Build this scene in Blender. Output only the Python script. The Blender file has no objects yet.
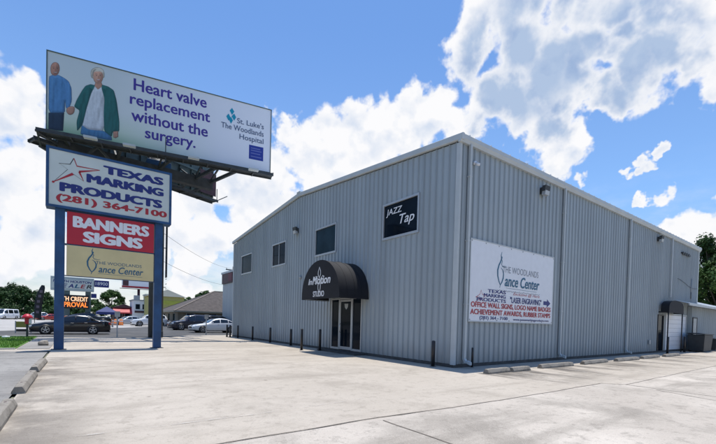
import bpy, bmesh, math, random
from mathutils import Vector, Matrix, noise
rad = math.radians
SC = bpy.context.scene
COL = SC.collection
random.seed(7)

# ------------------------------------------------------------------ camera
cam_d = bpy.data.cameras.new('camera'); cam = bpy.data.objects.new('camera', cam_d); COL.objects.link(cam)
YAW, PITCH, ROLL = 0.6303, -0.0209, 0.0264
r0 = Vector((math.cos(YAW), -math.sin(YAW), 0)); f0 = Vector((math.sin(YAW), math.cos(YAW), 0)); u0 = Vector((0, 0, 1))
f1 = f0*math.cos(PITCH) + u0*math.sin(PITCH); u1 = -f0*math.sin(PITCH) + u0*math.cos(PITCH)
r2 = r0*math.cos(ROLL) + u1*math.sin(ROLL); u2 = -r0*math.sin(ROLL) + u1*math.cos(ROLL)
m = Matrix((r2, u2, -f1)).transposed().to_4x4(); m.translation = Vector((-10.438, -8.668, 1.5))
cam.matrix_world = m
cam_d.sensor_width = 36; cam_d.lens = 36*382.57/716; cam_d.shift_x = 0; cam_d.shift_y = (329.8-222)/716
cam_d.clip_start = 0.05; cam_d.clip_end = 5000
SC.camera = cam

# ------------------------------------------------------------------ light
SUN_ELEV, SUN_AZ = rad(81), math.atan2(0.6, 0.8)          # azimuth from +Y towards +X
sd = Vector((math.sin(SUN_AZ)*math.cos(SUN_ELEV), math.cos(SUN_AZ)*math.cos(SUN_ELEV), math.sin(SUN_ELEV)))
sun_d = bpy.data.lights.new('sun', 'SUN'); sun_d.energy = 3.9; sun_d.angle = rad(0.5); sun_d.color = (1.0, 0.96, 0.9)
sun = bpy.data.objects.new('sun', sun_d); COL.objects.link(sun)
sun.rotation_euler = sd.to_track_quat('Z', 'Y').to_euler(); sun.location = (0, 0, 60)
SC.view_settings.view_transform = 'Standard'; SC.view_settings.look = 'None'
SC.view_settings.gamma = 1; SC.view_settings.use_curve_mapping = False
SC.view_settings.exposure = 0.3

CLOUDS = [(0.674, 0.57, 0.47, 0.045), (0.704, 0.544, 0.457, 0.041), (0.758, 0.419, 0.5, 0.073), (0.845, 0.211, 0.491, 0.049), (0.834, 0.28, 0.476, 0.058), (0.823, 0.333, 0.46, 0.051), (0.84, 0.235, 0.49, 0.048), (0.788, 0.374, 0.489, 0.063), (0.052, 0.98, 0.193, 0.04), (0.086, 0.965, 0.249, 0.028), (0.128, 0.982, 0.139, 0.047), (0.017, 0.99, 0.136, 0.043), (0.245, 0.967, 0.067, 0.047), (0.319, 0.882, 0.347, 0.045), (-0.103, 0.927, 0.36, 0.076), (-0.07, 0.955, 0.29, 0.064), (-0.12, 0.967, 0.225, 0.091), (-0.064, 0.979, 0.193, 0.056), (-0.086, 0.916, 0.393, 0.04), (-0.033, 0.991, 0.13, 0.063), (-0.115, 0.989, 0.096, 0.071), (0.053, 0.992, 0.115, 0.044), (-0.093, 0.984, 0.15, 0.069), (0.224, 0.939, 0.26, 0.062), (0.261, 0.946, 0.191, 0.075), (0.211, 0.971, 0.107, 0.06), (0.287, 0.908, 0.305, 0.059), (0.183, 0.967, 0.178, 0.049), (0.373, 0.818, 0.437, 0.039), (0.416, 0.819, 0.395, 0.077), (0.373, 0.856, 0.358, 0.069), (0.479, 0.78, 0.404, 0.075), (0.533, 0.734, 0.422, 0.068), (0.58, 0.682, 0.445, 0.066), (0.617, 0.63, 0.472, 0.059), (0.635, 0.589, 0.5, 0.053), (0.349, 0.902, 0.253, 0.081), (0.396, 0.871, 0.291, 0.067), (0.472, 0.811, 0.346, 0.057), (0.644, 0.531, 0.551, 0.057), (0.639, 0.487, 0.596, 0.053), (0.655, 0.447, 0.609, 0.068), (0.683, 0.403, 0.61, 0.068), (0.719, 0.347, 0.602, 0.072), (0.766, 0.289, 0.574, 0.06), (0.803, 0.232, 0.549, 0.052), (0.824, 0.195, 0.533, 0.041), (0.706, 0.445, 0.551, 0.079), (0.756, 0.389, 0.526, 0.076), (0.788, 0.327, 0.522, 0.056), (0.803, 0.275, 0.528, 0.037), (0.698, 0.515, 0.498, 0.059), (0.73, 0.475, 0.491, 0.053), (0.77, 0.456, 0.447, 0.052), (0.794, 0.405, 0.454, 0.05), (0.818, 0.365, 0.445, 0.034), (0.801, 0.439, 0.407, 0.049), (0.834, 0.405, 0.376, 0.04), (0.862, 0.39, 0.323, 0.025), (0.83, 0.428, 0.357, 0.042), (0.883, 0.193, 0.427, 0.033), (0.878, 0.178, 0.445, 0.036), (0.891, 0.305, 0.337, 0.016), (0.9, 0.294, 0.321, 0.019), (0.896, 0.277, 0.347, 0.014), (0.925, 0.276, 0.26, 0.021), (0.92, 0.297, 0.256, 0.014), (0.953, 0.212, 0.217, 0.046), (0.95, 0.187, 0.249, 0.038), (0.95, 0.24, 0.2, 0.031), (0.967, 0.19, 0.168, 0.045)]
SHADE = [(0.818, 0.323, 0.476, 0.077), (0.838, 0.251, 0.484, 0.046), (0.733, 0.402, 0.549, 0.104), (0.678, 0.494, 0.545, 0.056), (0.794, 0.27, 0.545, 0.06), (0.789, 0.344, 0.509, 0.071), (0.722, 0.453, 0.522, 0.059), (0.81, 0.302, 0.503, 0.058), (0.812, 0.253, 0.526, 0.045), (0.722, 0.497, 0.481, 0.051), (0.805, 0.42, 0.418, 0.038)]


def build_world():
    w = bpy.data.worlds.new('World'); SC.world = w; w.use_nodes = True
    w.cycles.sampling_method = 'MANUAL'; w.cycles.sample_map_resolution = 512
    nt = w.node_tree; nt.nodes.clear(); N = nt.nodes.new; L = nt.links.new
    out = N('ShaderNodeOutputWorld'); bg = N('ShaderNodeBackground'); bg.inputs[1].default_value = 0.10
    L(bg.outputs[0], out.inputs[0])
    sky = N('ShaderNodeTexSky'); sky.sky_type = 'NISHITA'; sky.sun_disc = False
    sky.sun_elevation = SUN_ELEV; sky.sun_rotation = SUN_AZ
    sky.air_density = 1.0; sky.dust_density = 0.6; sky.ozone_density = 2.2; sky.altitude = 0
    tc = N('ShaderNodeTexCoord'); D = tc.outputs['Generated']
    def math_(op, a, b=None, c=None):
        n = N('ShaderNodeMath'); n.operation = op
        for i, v in enumerate((a, b, c)):
            if v is None: continue
            if isinstance(v, (int, float)): n.inputs[i].default_value = v
            else: L(v, n.inputs[i])
        return n.outputs[0]
    def vmath(op, a, b=None, s=None):
        n = N('ShaderNodeVectorMath'); n.operation = op
        for i, v in enumerate((a, b)):
            if v is None: continue
            if isinstance(v, tuple): n.inputs[i].default_value = v
            else: L(v, n.inputs[i])
        if s is not None: n.inputs['Scale'].default_value = s
        return n
    def noise_(vec, scale, det, rough=.55):
        n = N('ShaderNodeTexNoise'); n.inputs['Scale'].default_value = scale; n.inputs['Detail'].default_value = det
        n.inputs['Roughness'].default_value = rough; L(vec, n.inputs['Vector']); return n
    def mrange(v, a, b, c=0., d=1., smooth=True):
        n = N('ShaderNodeMapRange'); n.interpolation_type = 'SMOOTHSTEP' if smooth else 'LINEAR'
        L(v, n.inputs[0]); n.inputs[1].default_value = a; n.inputs[2].default_value = b
        n.inputs[3].default_value = c; n.inputs[4].default_value = d; return n.outputs[0]
    def mix(fac, a, b):
        n = N('ShaderNodeMix'); n.data_type = 'RGBA'
        L(fac, n.inputs[0])
        for k, v in ((6, a), (7, b)):
            if isinstance(v, tuple): n.inputs[k].default_value = (*v, 1)
            else: L(v, n.inputs[k])
        return n.outputs[2]
    n1 = noise_(D, 7, 5, .6)
    w1 = vmath('SCALE', vmath('SUBTRACT', n1.outputs['Color'], (.5, .5, .5)).outputs[0], s=0.16).outputs[0]
    P = vmath('ADD', D, w1).outputs[0]
    def field(blobs, P):
        acc = None
        for x, y, z, r in blobs:
            d = vmath('DISTANCE', P, (x, y, z)).outputs['Value']
            v = math_('MULTIPLY_ADD', d, -1.0/r, 1.0)
            acc = v if acc is None else math_('SMOOTH_MAX', acc, v, 0.22)
        return acc
    F = field(CLOUDS, P)
    def detail(vec):
        """billowing height: soft lumps, cauliflower cells on them, and a frayed edge"""
        wv = vmath('ADD', vec, vmath('SCALE', vmath('SUBTRACT', noise_(vec, 20, 3).outputs['Color'], (.5, .5, .5)).outputs[0], s=.045).outputs[0]).outputs[0]
        def cells(sc, amp):
            v = N('ShaderNodeTexVoronoi'); v.feature = 'F1'; v.inputs['Scale'].default_value = sc; L(wv, v.inputs['Vector'])
            return math_('MULTIPLY_ADD', v.outputs['Distance'], -amp, amp*.42)
        h = math_('MULTIPLY_ADD', noise_(vec, 6, 4, .55).outputs['Fac'], 1.3, -.65)
        h = math_('ADD', h, cells(13, .95)); h = math_('ADD', h, cells(34, .36))
        return math_('ADD', h, math_('MULTIPLY_ADD', noise_(vec, 45, 6, .6).outputs['Fac'], .5, -.25))
    fb = detail(D)
    up = vmath('ADD', D, (-.006, -.010, .030)).outputs[0]          # a step towards the sun
    fbu = detail(up)
    dens = math_('MULTIPLY_ADD', fb, .85, math_('ADD', F, .16))
    cov = mrange(dens, -.06, .28)
    # a thin veil of low broken cloud towards the horizon
    sep = N('ShaderNodeSeparateXYZ'); L(D, sep.inputs[0])
    low = mrange(sep.outputs['Z'], .36, .03)
    lown = mrange(math_('ADD', noise_(vmath('MULTIPLY', D, (1, 1, 2.6)).outputs[0], 7, 8, .6).outputs['Fac'], math_('MULTIPLY', low, .24)), .50, .80)
    veil = math_('MULTIPLY', math_('MULTIPLY', lown, low), .7)
    cov2 = math_('MAXIMUM', cov, veil)
    SH = field(SHADE, P)
    lowf = noise_(D, 5, 3, .5).outputs['Fac']
    sh = mrange(math_('ADD', SH, math_('MULTIPLY_ADD', lowf, 1.1, -.52)), -.45, .42)
    sh = math_('MULTIPLY', sh, mrange(dens, .04, .80))
    emb = mrange(math_('SUBTRACT', fbu, fb), -.10, .50, smooth=False)  # billows: shaded where more cloud lies sunward
    core = mrange(dens, .05, .75)
    white = (CL*1.0, CL*1.0, CL*1.02); grey = (CL*.42, CL*.55, CL*.77)
    base = mix(math_('MULTIPLY', sh, .95), white, grey)
    sm = N('ShaderNodeMix'); sm.data_type = 'RGBA'; sm.blend_type = 'MULTIPLY'; L(math_('MULTIPLY', emb, math_('MULTIPLY_ADD', core, .45, .20)), sm.inputs[0])
    L(base, sm.inputs[6]); sm.inputs[7].default_value = (.54, .66, .84, 1); cc = sm.outputs[2]
    tint = N('ShaderNodeMix'); tint.data_type = 'RGBA'; tint.blend_type = 'MULTIPLY'; tint.inputs[0].default_value = 1
    L(sky.outputs[0], tint.inputs[6]); L(mix(mrange(sep.outputs['Z'], .38, .66), mix(mrange(sep.outputs['Z'], .02, .30), (1.0, 1.02, 1.05), SKY_TINT), (.86, 1.18, 1.50)), tint.inputs[7])
    L(mix(cov2, tint.outputs[2], cc), bg.inputs[0])
CL = 7.9; SKY_TINT = (1.08, 1.32, 1.54)
build_world()

# ------------------------------------------------------------------ materials
def mat(name, col, rough=.6, metal=0., var=.10, scale=4., bump=0., spec=.5, col2=None, emit=0., dist=.01):
    M = bpy.data.materials.new(name); M.use_nodes = True
    nt = M.node_tree; N = nt.nodes.new; L = nt.links.new
    b = nt.nodes['Principled BSDF']; b.inputs['Roughness'].default_value = rough; b.inputs['Metallic'].default_value = metal
    b.inputs['Specular IOR Level'].default_value = spec
    tc = N('ShaderNodeTexCoord'); n = N('ShaderNodeTexNoise'); n.inputs['Scale'].default_value = scale; n.inputs['Detail'].default_value = 6
    L(tc.outputs['Object'], n.inputs['Vector'])
    r = N('ShaderNodeValToRGB'); r.color_ramp.elements[0].position = .3; r.color_ramp.elements[1].position = .7
    c2 = col2 or tuple(min(1, c*(1+var)) for c in col); c1 = tuple(c*(1-var) for c in col) if not col2 else col
    r.color_ramp.elements[0].color = (*c1, 1); r.color_ramp.elements[1].color = (*c2, 1)
    L(n.outputs['Fac'], r.inputs[0]); L(r.outputs[0], b.inputs['Base Color'])
    if bump:
        bm = N('ShaderNodeBump'); bm.inputs['Strength'].default_value = bump; bm.inputs['Distance'].default_value = dist
        n2 = N('ShaderNodeTexNoise'); n2.inputs['Scale'].default_value = scale*8; n2.inputs['Detail'].default_value = 4
        L(tc.outputs['Object'], n2.inputs['Vector']); L(n2.outputs['Fac'], bm.inputs['Height']); L(bm.outputs[0], b.inputs['Normal'])
    if emit:
        b.inputs['Emission Color'].default_value = (*col, 1); b.inputs['Emission Strength'].default_value = emit
    return M

def concrete_mat(name, base, stain, light, fine=1.0, streak=None):
    M = bpy.data.materials.new(name); M.use_nodes = True
    nt = M.node_tree; N = nt.nodes.new; L = nt.links.new
    b = nt.nodes['Principled BSDF']; b.inputs['Roughness'].default_value = .9; b.inputs['Specular IOR Level'].default_value = .25
    tc = N('ShaderNodeTexCoord')
    def nz(scale, det, rough=.6, vec=None, dist=0):
        n = N('ShaderNodeTexNoise'); n.inputs['Scale'].default_value = scale; n.inputs['Detail'].default_value = det
        n.inputs['Roughness'].default_value = rough; n.inputs['Distortion'].default_value = dist
        L(vec or tc.outputs['Object'], n.inputs['Vector']); return n.outputs['Fac']
    def ramp(v, p0, p1):
        n = N('ShaderNodeMapRange'); n.interpolation_type = 'SMOOTHSTEP'; L(v, n.inputs[0]); n.inputs[1].default_value = p0; n.inputs[2].default_value = p1
        return n.outputs[0]
    def mix(f, a, c, fac=1.):
        n = N('ShaderNodeMix'); n.data_type = 'RGBA'
        if fac != 1.:
            q = N('ShaderNodeMath'); q.operation = 'MULTIPLY'; L(f, q.inputs[0]); q.inputs[1].default_value = fac; f = q.outputs[0]
        L(f, n.inputs[0])
        for k, v in ((6, a), (7, c)):
            if isinstance(v, tuple): n.inputs[k].default_value = (*v, 1)
            else: L(v, n.inputs[k])
        return n.outputs[2]
    mp = N('ShaderNodeMapping'); mp.inputs['Scale'].default_value = (.12, 1, 1); mp.inputs['Rotation'].default_value = (0, 0, rad(4))
    L(tc.outputs['Object'], mp.inputs['Vector'])
    c = mix(ramp(nz(.25, 6), .35, .68), base, light)
    c = mix(ramp(nz(.45, 9, .68, None, .5), .47, .66), c, stain, .55)
    c = mix(ramp(nz(1.1, 5, .6, mp.outputs[0]), .50, .68), c, stain, .55)
    c = mix(ramp(nz(4, 7, .75), .50, .64), c, stain, .55)
    c = mix(ramp(nz(26*fine, 3, .7), .56, .74), c, tuple(x*.55 for x in stain), .55)
    c = mix(ramp(nz(60*fine, 2, .7), .55, .72), c, tuple(min(1, x*1.35) for x in light), .5)
    if streak:
        v = N('ShaderNodeTexVoronoi'); v.inputs['Scale'].default_value = .9; L(tc.outputs['Object'], v.inputs['Vector'])
        c = mix(ramp(v.outputs['Distance'], .055, .02), c, streak, .8)
    L(c, b.inputs['Base Color'])
    bm = N('ShaderNodeBump'); bm.inputs['Strength'].default_value = .5; bm.inputs['Distance'].default_value = .006
    L(nz(40*fine, 4), bm.inputs['Height']); L(bm.outputs[0], b.inputs['Normal'])
    return M

def wall_mat(name, col, dirt):
    """painted ribbed steel: faint sheet-to-sheet tone, runs of dirt near the foot"""
    M = bpy.data.materials.new(name); M.use_nodes = True
    nt = M.node_tree; N = nt.nodes.new; L = nt.links.new
    b = nt.nodes['Principled BSDF']; b.inputs['Roughness'].default_value = .42; b.inputs['Specular IOR Level'].default_value = .4
    tc = N('ShaderNodeTexCoord'); sp = N('ShaderNodeSeparateXYZ'); L(tc.outputs['Object'], sp.inputs[0])
    mp = N('ShaderNodeMapping'); mp.inputs['Scale'].default_value = (1.1, 1.1, .05); L(tc.outputs['Object'], mp.inputs['Vector'])
    n = N('ShaderNodeTexNoise'); n.inputs['Scale'].default_value = 1.0; n.inputs['Detail'].default_value = 3; L(mp.outputs[0], n.inputs['Vector'])
    n2 = N('ShaderNodeTexNoise'); n2.inputs['Scale'].default_value = .5; n2.inputs['Detail'].default_value = 7; L(tc.outputs['Object'], n2.inputs['Vector'])
    r = N('ShaderNodeValToRGB'); r.color_ramp.elements[0].position = .34; r.color_ramp.elements[1].position = .66
    r.color_ramp.elements[0].color = (*[c*.90 for c in col], 1); r.color_ramp.elements[1].color = (*[c*1.08 for c in col], 1)
    ad = N('ShaderNodeMath'); ad.operation = 'MULTIPLY_ADD'; L(n.outputs['Fac'], ad.inputs[0]); ad.inputs[1].default_value = .6
    m2 = N('ShaderNodeMath'); m2.operation = 'MULTIPLY'; L(n2.outputs['Fac'], m2.inputs[0]); m2.inputs[1].default_value = .4; L(m2.outputs[0], ad.inputs[2])
    L(ad.outputs[0], r.inputs[0])
    pa = N('ShaderNodeMath'); pa.operation = 'ADD'; L(sp.outputs['X'], pa.inputs[0]); L(sp.outputs['Y'], pa.inputs[1])
    pd = N('ShaderNodeMath'); pd.operation = 'DIVIDE'; L(pa.outputs[0], pd.inputs[0]); pd.inputs[1].default_value = .915
    pf = N('ShaderNodeMath'); pf.operation = 'FLOOR'; L(pd.outputs[0], pf.inputs[0])
    wn = N('ShaderNodeTexWhiteNoise'); wn.noise_dimensions = '1D'; L(pf.outputs[0], wn.inputs['W'])
    ps_ = N('ShaderNodeMath'); ps_.operation = 'MULTIPLY_ADD'; L(wn.outputs['Value'], ps_.inputs[0]); ps_.inputs[1].default_value = .16; L(ad.outputs[0], ps_.inputs[2])
    mp4 = N('ShaderNodeMapping'); mp4.inputs['Scale'].default_value = (9, 9, .12); L(tc.outputs['Object'], mp4.inputs['Vector'])
    n4 = N('ShaderNodeTexNoise'); n4.inputs['Scale'].default_value = 1.; n4.inputs['Detail'].default_value = 4; L(mp4.outputs[0], n4.inputs['Vector'])
    st = N('ShaderNodeMath'); st.operation = 'MULTIPLY_ADD'; L(n4.outputs['Fac'], st.inputs[0]); st.inputs[1].default_value = .22; L(ps_.outputs[0], st.inputs[2])
    sb = N('ShaderNodeMath'); sb.operation = 'SUBTRACT'; L(st.outputs[0], sb.inputs[0]); sb.inputs[1].default_value = .19; L(sb.outputs[0], r.inputs[0])
    # shading painted dark along both feet of every rib to deepen the relief
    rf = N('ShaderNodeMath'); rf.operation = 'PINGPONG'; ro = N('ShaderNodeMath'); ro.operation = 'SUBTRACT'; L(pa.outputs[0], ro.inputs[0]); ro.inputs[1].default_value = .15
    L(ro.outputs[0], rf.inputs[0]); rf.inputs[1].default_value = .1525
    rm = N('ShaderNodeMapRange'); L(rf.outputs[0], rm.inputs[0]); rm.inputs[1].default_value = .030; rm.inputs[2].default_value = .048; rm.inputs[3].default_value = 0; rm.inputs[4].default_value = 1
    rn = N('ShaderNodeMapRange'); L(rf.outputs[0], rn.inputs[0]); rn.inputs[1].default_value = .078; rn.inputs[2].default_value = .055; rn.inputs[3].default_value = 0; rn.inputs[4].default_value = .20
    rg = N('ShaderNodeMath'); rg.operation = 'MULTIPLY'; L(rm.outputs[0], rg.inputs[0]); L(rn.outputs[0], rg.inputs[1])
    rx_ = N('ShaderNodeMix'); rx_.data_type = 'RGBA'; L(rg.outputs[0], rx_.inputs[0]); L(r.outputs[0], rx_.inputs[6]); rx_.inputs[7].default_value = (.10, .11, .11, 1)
    # splash dirt: ragged band at the foot
    mp3 = N('ShaderNodeMapping'); mp3.inputs['Scale'].default_value = (5, 5, .7); L(tc.outputs['Object'], mp3.inputs['Vector'])
    n3 = N('ShaderNodeTexNoise'); n3.inputs['Scale'].default_value = 1.; n3.inputs['Detail'].default_value = 6; L(mp3.outputs[0], n3.inputs['Vector'])
    s = N('ShaderNodeMath'); s.operation = 'MULTIPLY_ADD'; L(n3.outputs['Fac'], s.inputs[0]); s.inputs[1].default_value = -1.3; L(sp.outputs['Z'], s.inputs[2])
    mr = N('ShaderNodeMapRange'); L(s.outputs[0], mr.inputs[0]); mr.inputs[1].default_value = .1; mr.inputs[2].default_value = -.7
    mr.inputs[3].default_value = 0; mr.inputs[4].default_value = .55
    mx = N('ShaderNodeMix'); mx.data_type = 'RGBA'; L(mr.outputs[0], mx.inputs[0]); L(rx_.outputs[2], mx.inputs[6]); mx.inputs[7].default_value = (*dirt, 1)
    L(mx.outputs[2], b.inputs['Base Color'])
    bm = N('ShaderNodeBump'); bm.inputs['Strength'].default_value = .25; bm.inputs['Distance'].default_value = .02
    L(n2.outputs['Fac'], bm.inputs['Height']); L(bm.outputs[0], b.inputs['Normal'])
    return M

M = {}
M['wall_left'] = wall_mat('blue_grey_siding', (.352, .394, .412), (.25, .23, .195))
M['trim'] = mat('pale_trim', (.47, .50, .50), .5, var=.06, scale=2)
M['roof'] = mat('white_roof', (.72, .74, .74), .45, var=.05)
M['slab'] = mat('slab_concrete', (.075, .07, .065), .9, var=.25, scale=3)
M['frame'] = mat('aluminium_frame', (.42, .44, .45), .4, .3, var=.05)
M['glass'] = mat('dark_glass', (.008, .013, .02), .04, var=.3, scale=.8, spec=.12)
M['glass_blue'] = mat('tinted_glass', (.018, .036, .048), .05, var=.35, scale=.8, spec=.10)
for k_ in ('glass', 'glass_blue'): M[k_].node_tree.nodes['Principled BSDF'].inputs['IOR'].default_value = 1.28
M['black'] = mat('black_paint', (.015, .015, .017), .45, var=.3)
M['fabric'] = mat('black_awning_fabric', (.006, .0065, .010), .75, var=.2, scale=3, bump=.2)
M['white'] = mat('white_print', (.74, .75, .77), .5, var=.03)
M['offwhite'] = mat('off_white_face', (.60, .64, .58), .45, var=.05, scale=1.5)
M['white_letter'] = mat('white_lettering', (.82, .82, .82), .5, var=.02)
M['sign_blue'] = mat('sign_blue_paint', (.012, .064, .165), .5, var=.30, scale=2)
M['letter_blue'] = mat('blue_lettering', (.015, .025, .17), .5, var=.06)
M['letter_red'] = mat('red_lettering', (.42, .02, .03), .5, var=.06)
M['red'] = mat('red_panel', (.50, .012, .03), .45, var=.06, scale=1.5)
M['tan'] = mat('tan_panel', (.68, .56, .28), .5, var=.07, scale=1.5)
M['teal'] = mat('teal_print', (.02, .12, .20), .5, var=.06)
M['purple'] = mat('purple_print', (.055, .03, .27), .5, var=.04)
M['steel'] = mat('dark_steel', (.045, .05, .052), .6, .2, var=.25, scale=3)
M['steel_green'] = mat('green_grey_steel', (.085, .12, .115), .55, .1, var=.2, scale=2)
M['steel_red'] = mat('rust_red_steel', (.07, .03, .035), .6, .1, var=.3, scale=3)
M['galv'] = mat('galvanised_steel', (.36, .38, .39), .5, .4, var=.12)
M['concrete'] = concrete_mat('lot_concrete', (.43, .378, .312), (.29, .252, .205), (.485, .43, .36), 1.0, (.17, .145, .12))
M['rough_concrete'] = concrete_mat('worn_concrete', (.41, .362, .305), (.22, .195, .162), (.58, .52, .445), 1.7)
M['far_concrete'] = concrete_mat('far_lot', (.38, .365, .34), (.28, .265, .245), (.44, .42, .40))
M['asphalt'] = concrete_mat('asphalt', (.085, .085, .085), (.05, .05, .05), (.125, .122, .118))
M['old_asphalt'] = concrete_mat('old_asphalt', (.23, .218, .20), (.12, .114, .105), (.33, .315, .29), 1.3)
M['path'] = concrete_mat('path_concrete', (.27, .255, .235), (.18, .17, .155), (.33, .315, .29))
M['kerb'] = concrete_mat('kerb_concrete', (.38, .36, .33), (.27, .255, .23), (.44, .42, .39))
M['stop'] = concrete_mat('stop_concrete', (.25, .225, .19), (.12, .105, .085), (.34, .31, .265), 2.)
M['joint'] = mat('joint_filler', (.155, .13, .105), .9, var=.35, scale=3)
M['crack'] = None
M['soil'] = mat('dry_ground', (.17, .17, .12), .95, var=.3, scale=.1)
M['lawn'] = mat('lawn_green', (.08, .19, .02), .9, var=.3, scale=2)
M['tyre'] = mat('tyre_rubber', (.014, .014, .015), .8, var=.2)
M['rim'] = mat('alloy', (.42, .43, .45), .3, .8, var=.05)
M['headlamp'] = mat('headlamp', (.65, .68, .7), .15, var=.05)
M['taillamp'] = mat('taillamp', (.35, .012, .012), .2, var=.05)
M['chrome'] = mat('chrome', (.5, .5, .52), .15, .9, var=.03)

def worn(name, col, scale, lo, hi, stretch=(1, 1, 1), edge=None, amt=1.):
    '''a thin layer (paint, stain) worn through by noise; edge=(axis, full, none) thins it out across the sheet'''
    m_ = mat(name, col, .9, var=.15, scale=3); nt = m_.node_tree; N = nt.nodes.new; L = nt.links.new; b = nt.nodes['Principled BSDF']
    tc = N('ShaderNodeTexCoord'); mp = N('ShaderNodeMapping'); mp.inputs['Scale'].default_value = stretch; L(tc.outputs['Object'], mp.inputs['Vector'])
    n = N('ShaderNodeTexNoise'); n.inputs['Scale'].default_value = scale; n.inputs['Detail'].default_value = 8; n.inputs['Roughness'].default_value = .68; L(mp.outputs[0], n.inputs['Vector'])
    r = N('ShaderNodeMapRange'); r.interpolation_type = 'SMOOTHSTEP'; L(n.outputs['Fac'], r.inputs[0]); r.inputs[1].default_value = lo; r.inputs[2].default_value = hi; r.inputs[4].default_value = amt; a = r.outputs[0]
    for ax, full, none in edge or ():
        sp = N('ShaderNodeSeparateXYZ'); L(tc.outputs['Object'], sp.inputs[0]); e = N('ShaderNodeMapRange'); e.interpolation_type = 'SMOOTHSTEP'; L(sp.outputs[ax], e.inputs[0]); e.inputs[1].default_value = none; e.inputs[2].default_value = full
        q = N('ShaderNodeMath'); q.operation = 'MULTIPLY'; L(a, q.inputs[0]); L(e.outputs[0], q.inputs[1]); a = q.outputs[0]
    L(a, b.inputs['Alpha']); return m_
M['crack'] = worn('worn_paint', (.50, .47, .42), 3.0, .42, .66, amt=.6)
M['stain_l'] = worn('tyre_stain', (.10, .09, .08), .9, .36, .60, edge=(('X', -11.3, -9.8),), amt=.33)
M['stain_r'] = worn('parking_stain', (.12, .108, .095), .8, .42, .66, (1, .35, 1), edge=(('Y', -1.9, -4.6),), amt=.6)

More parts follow.
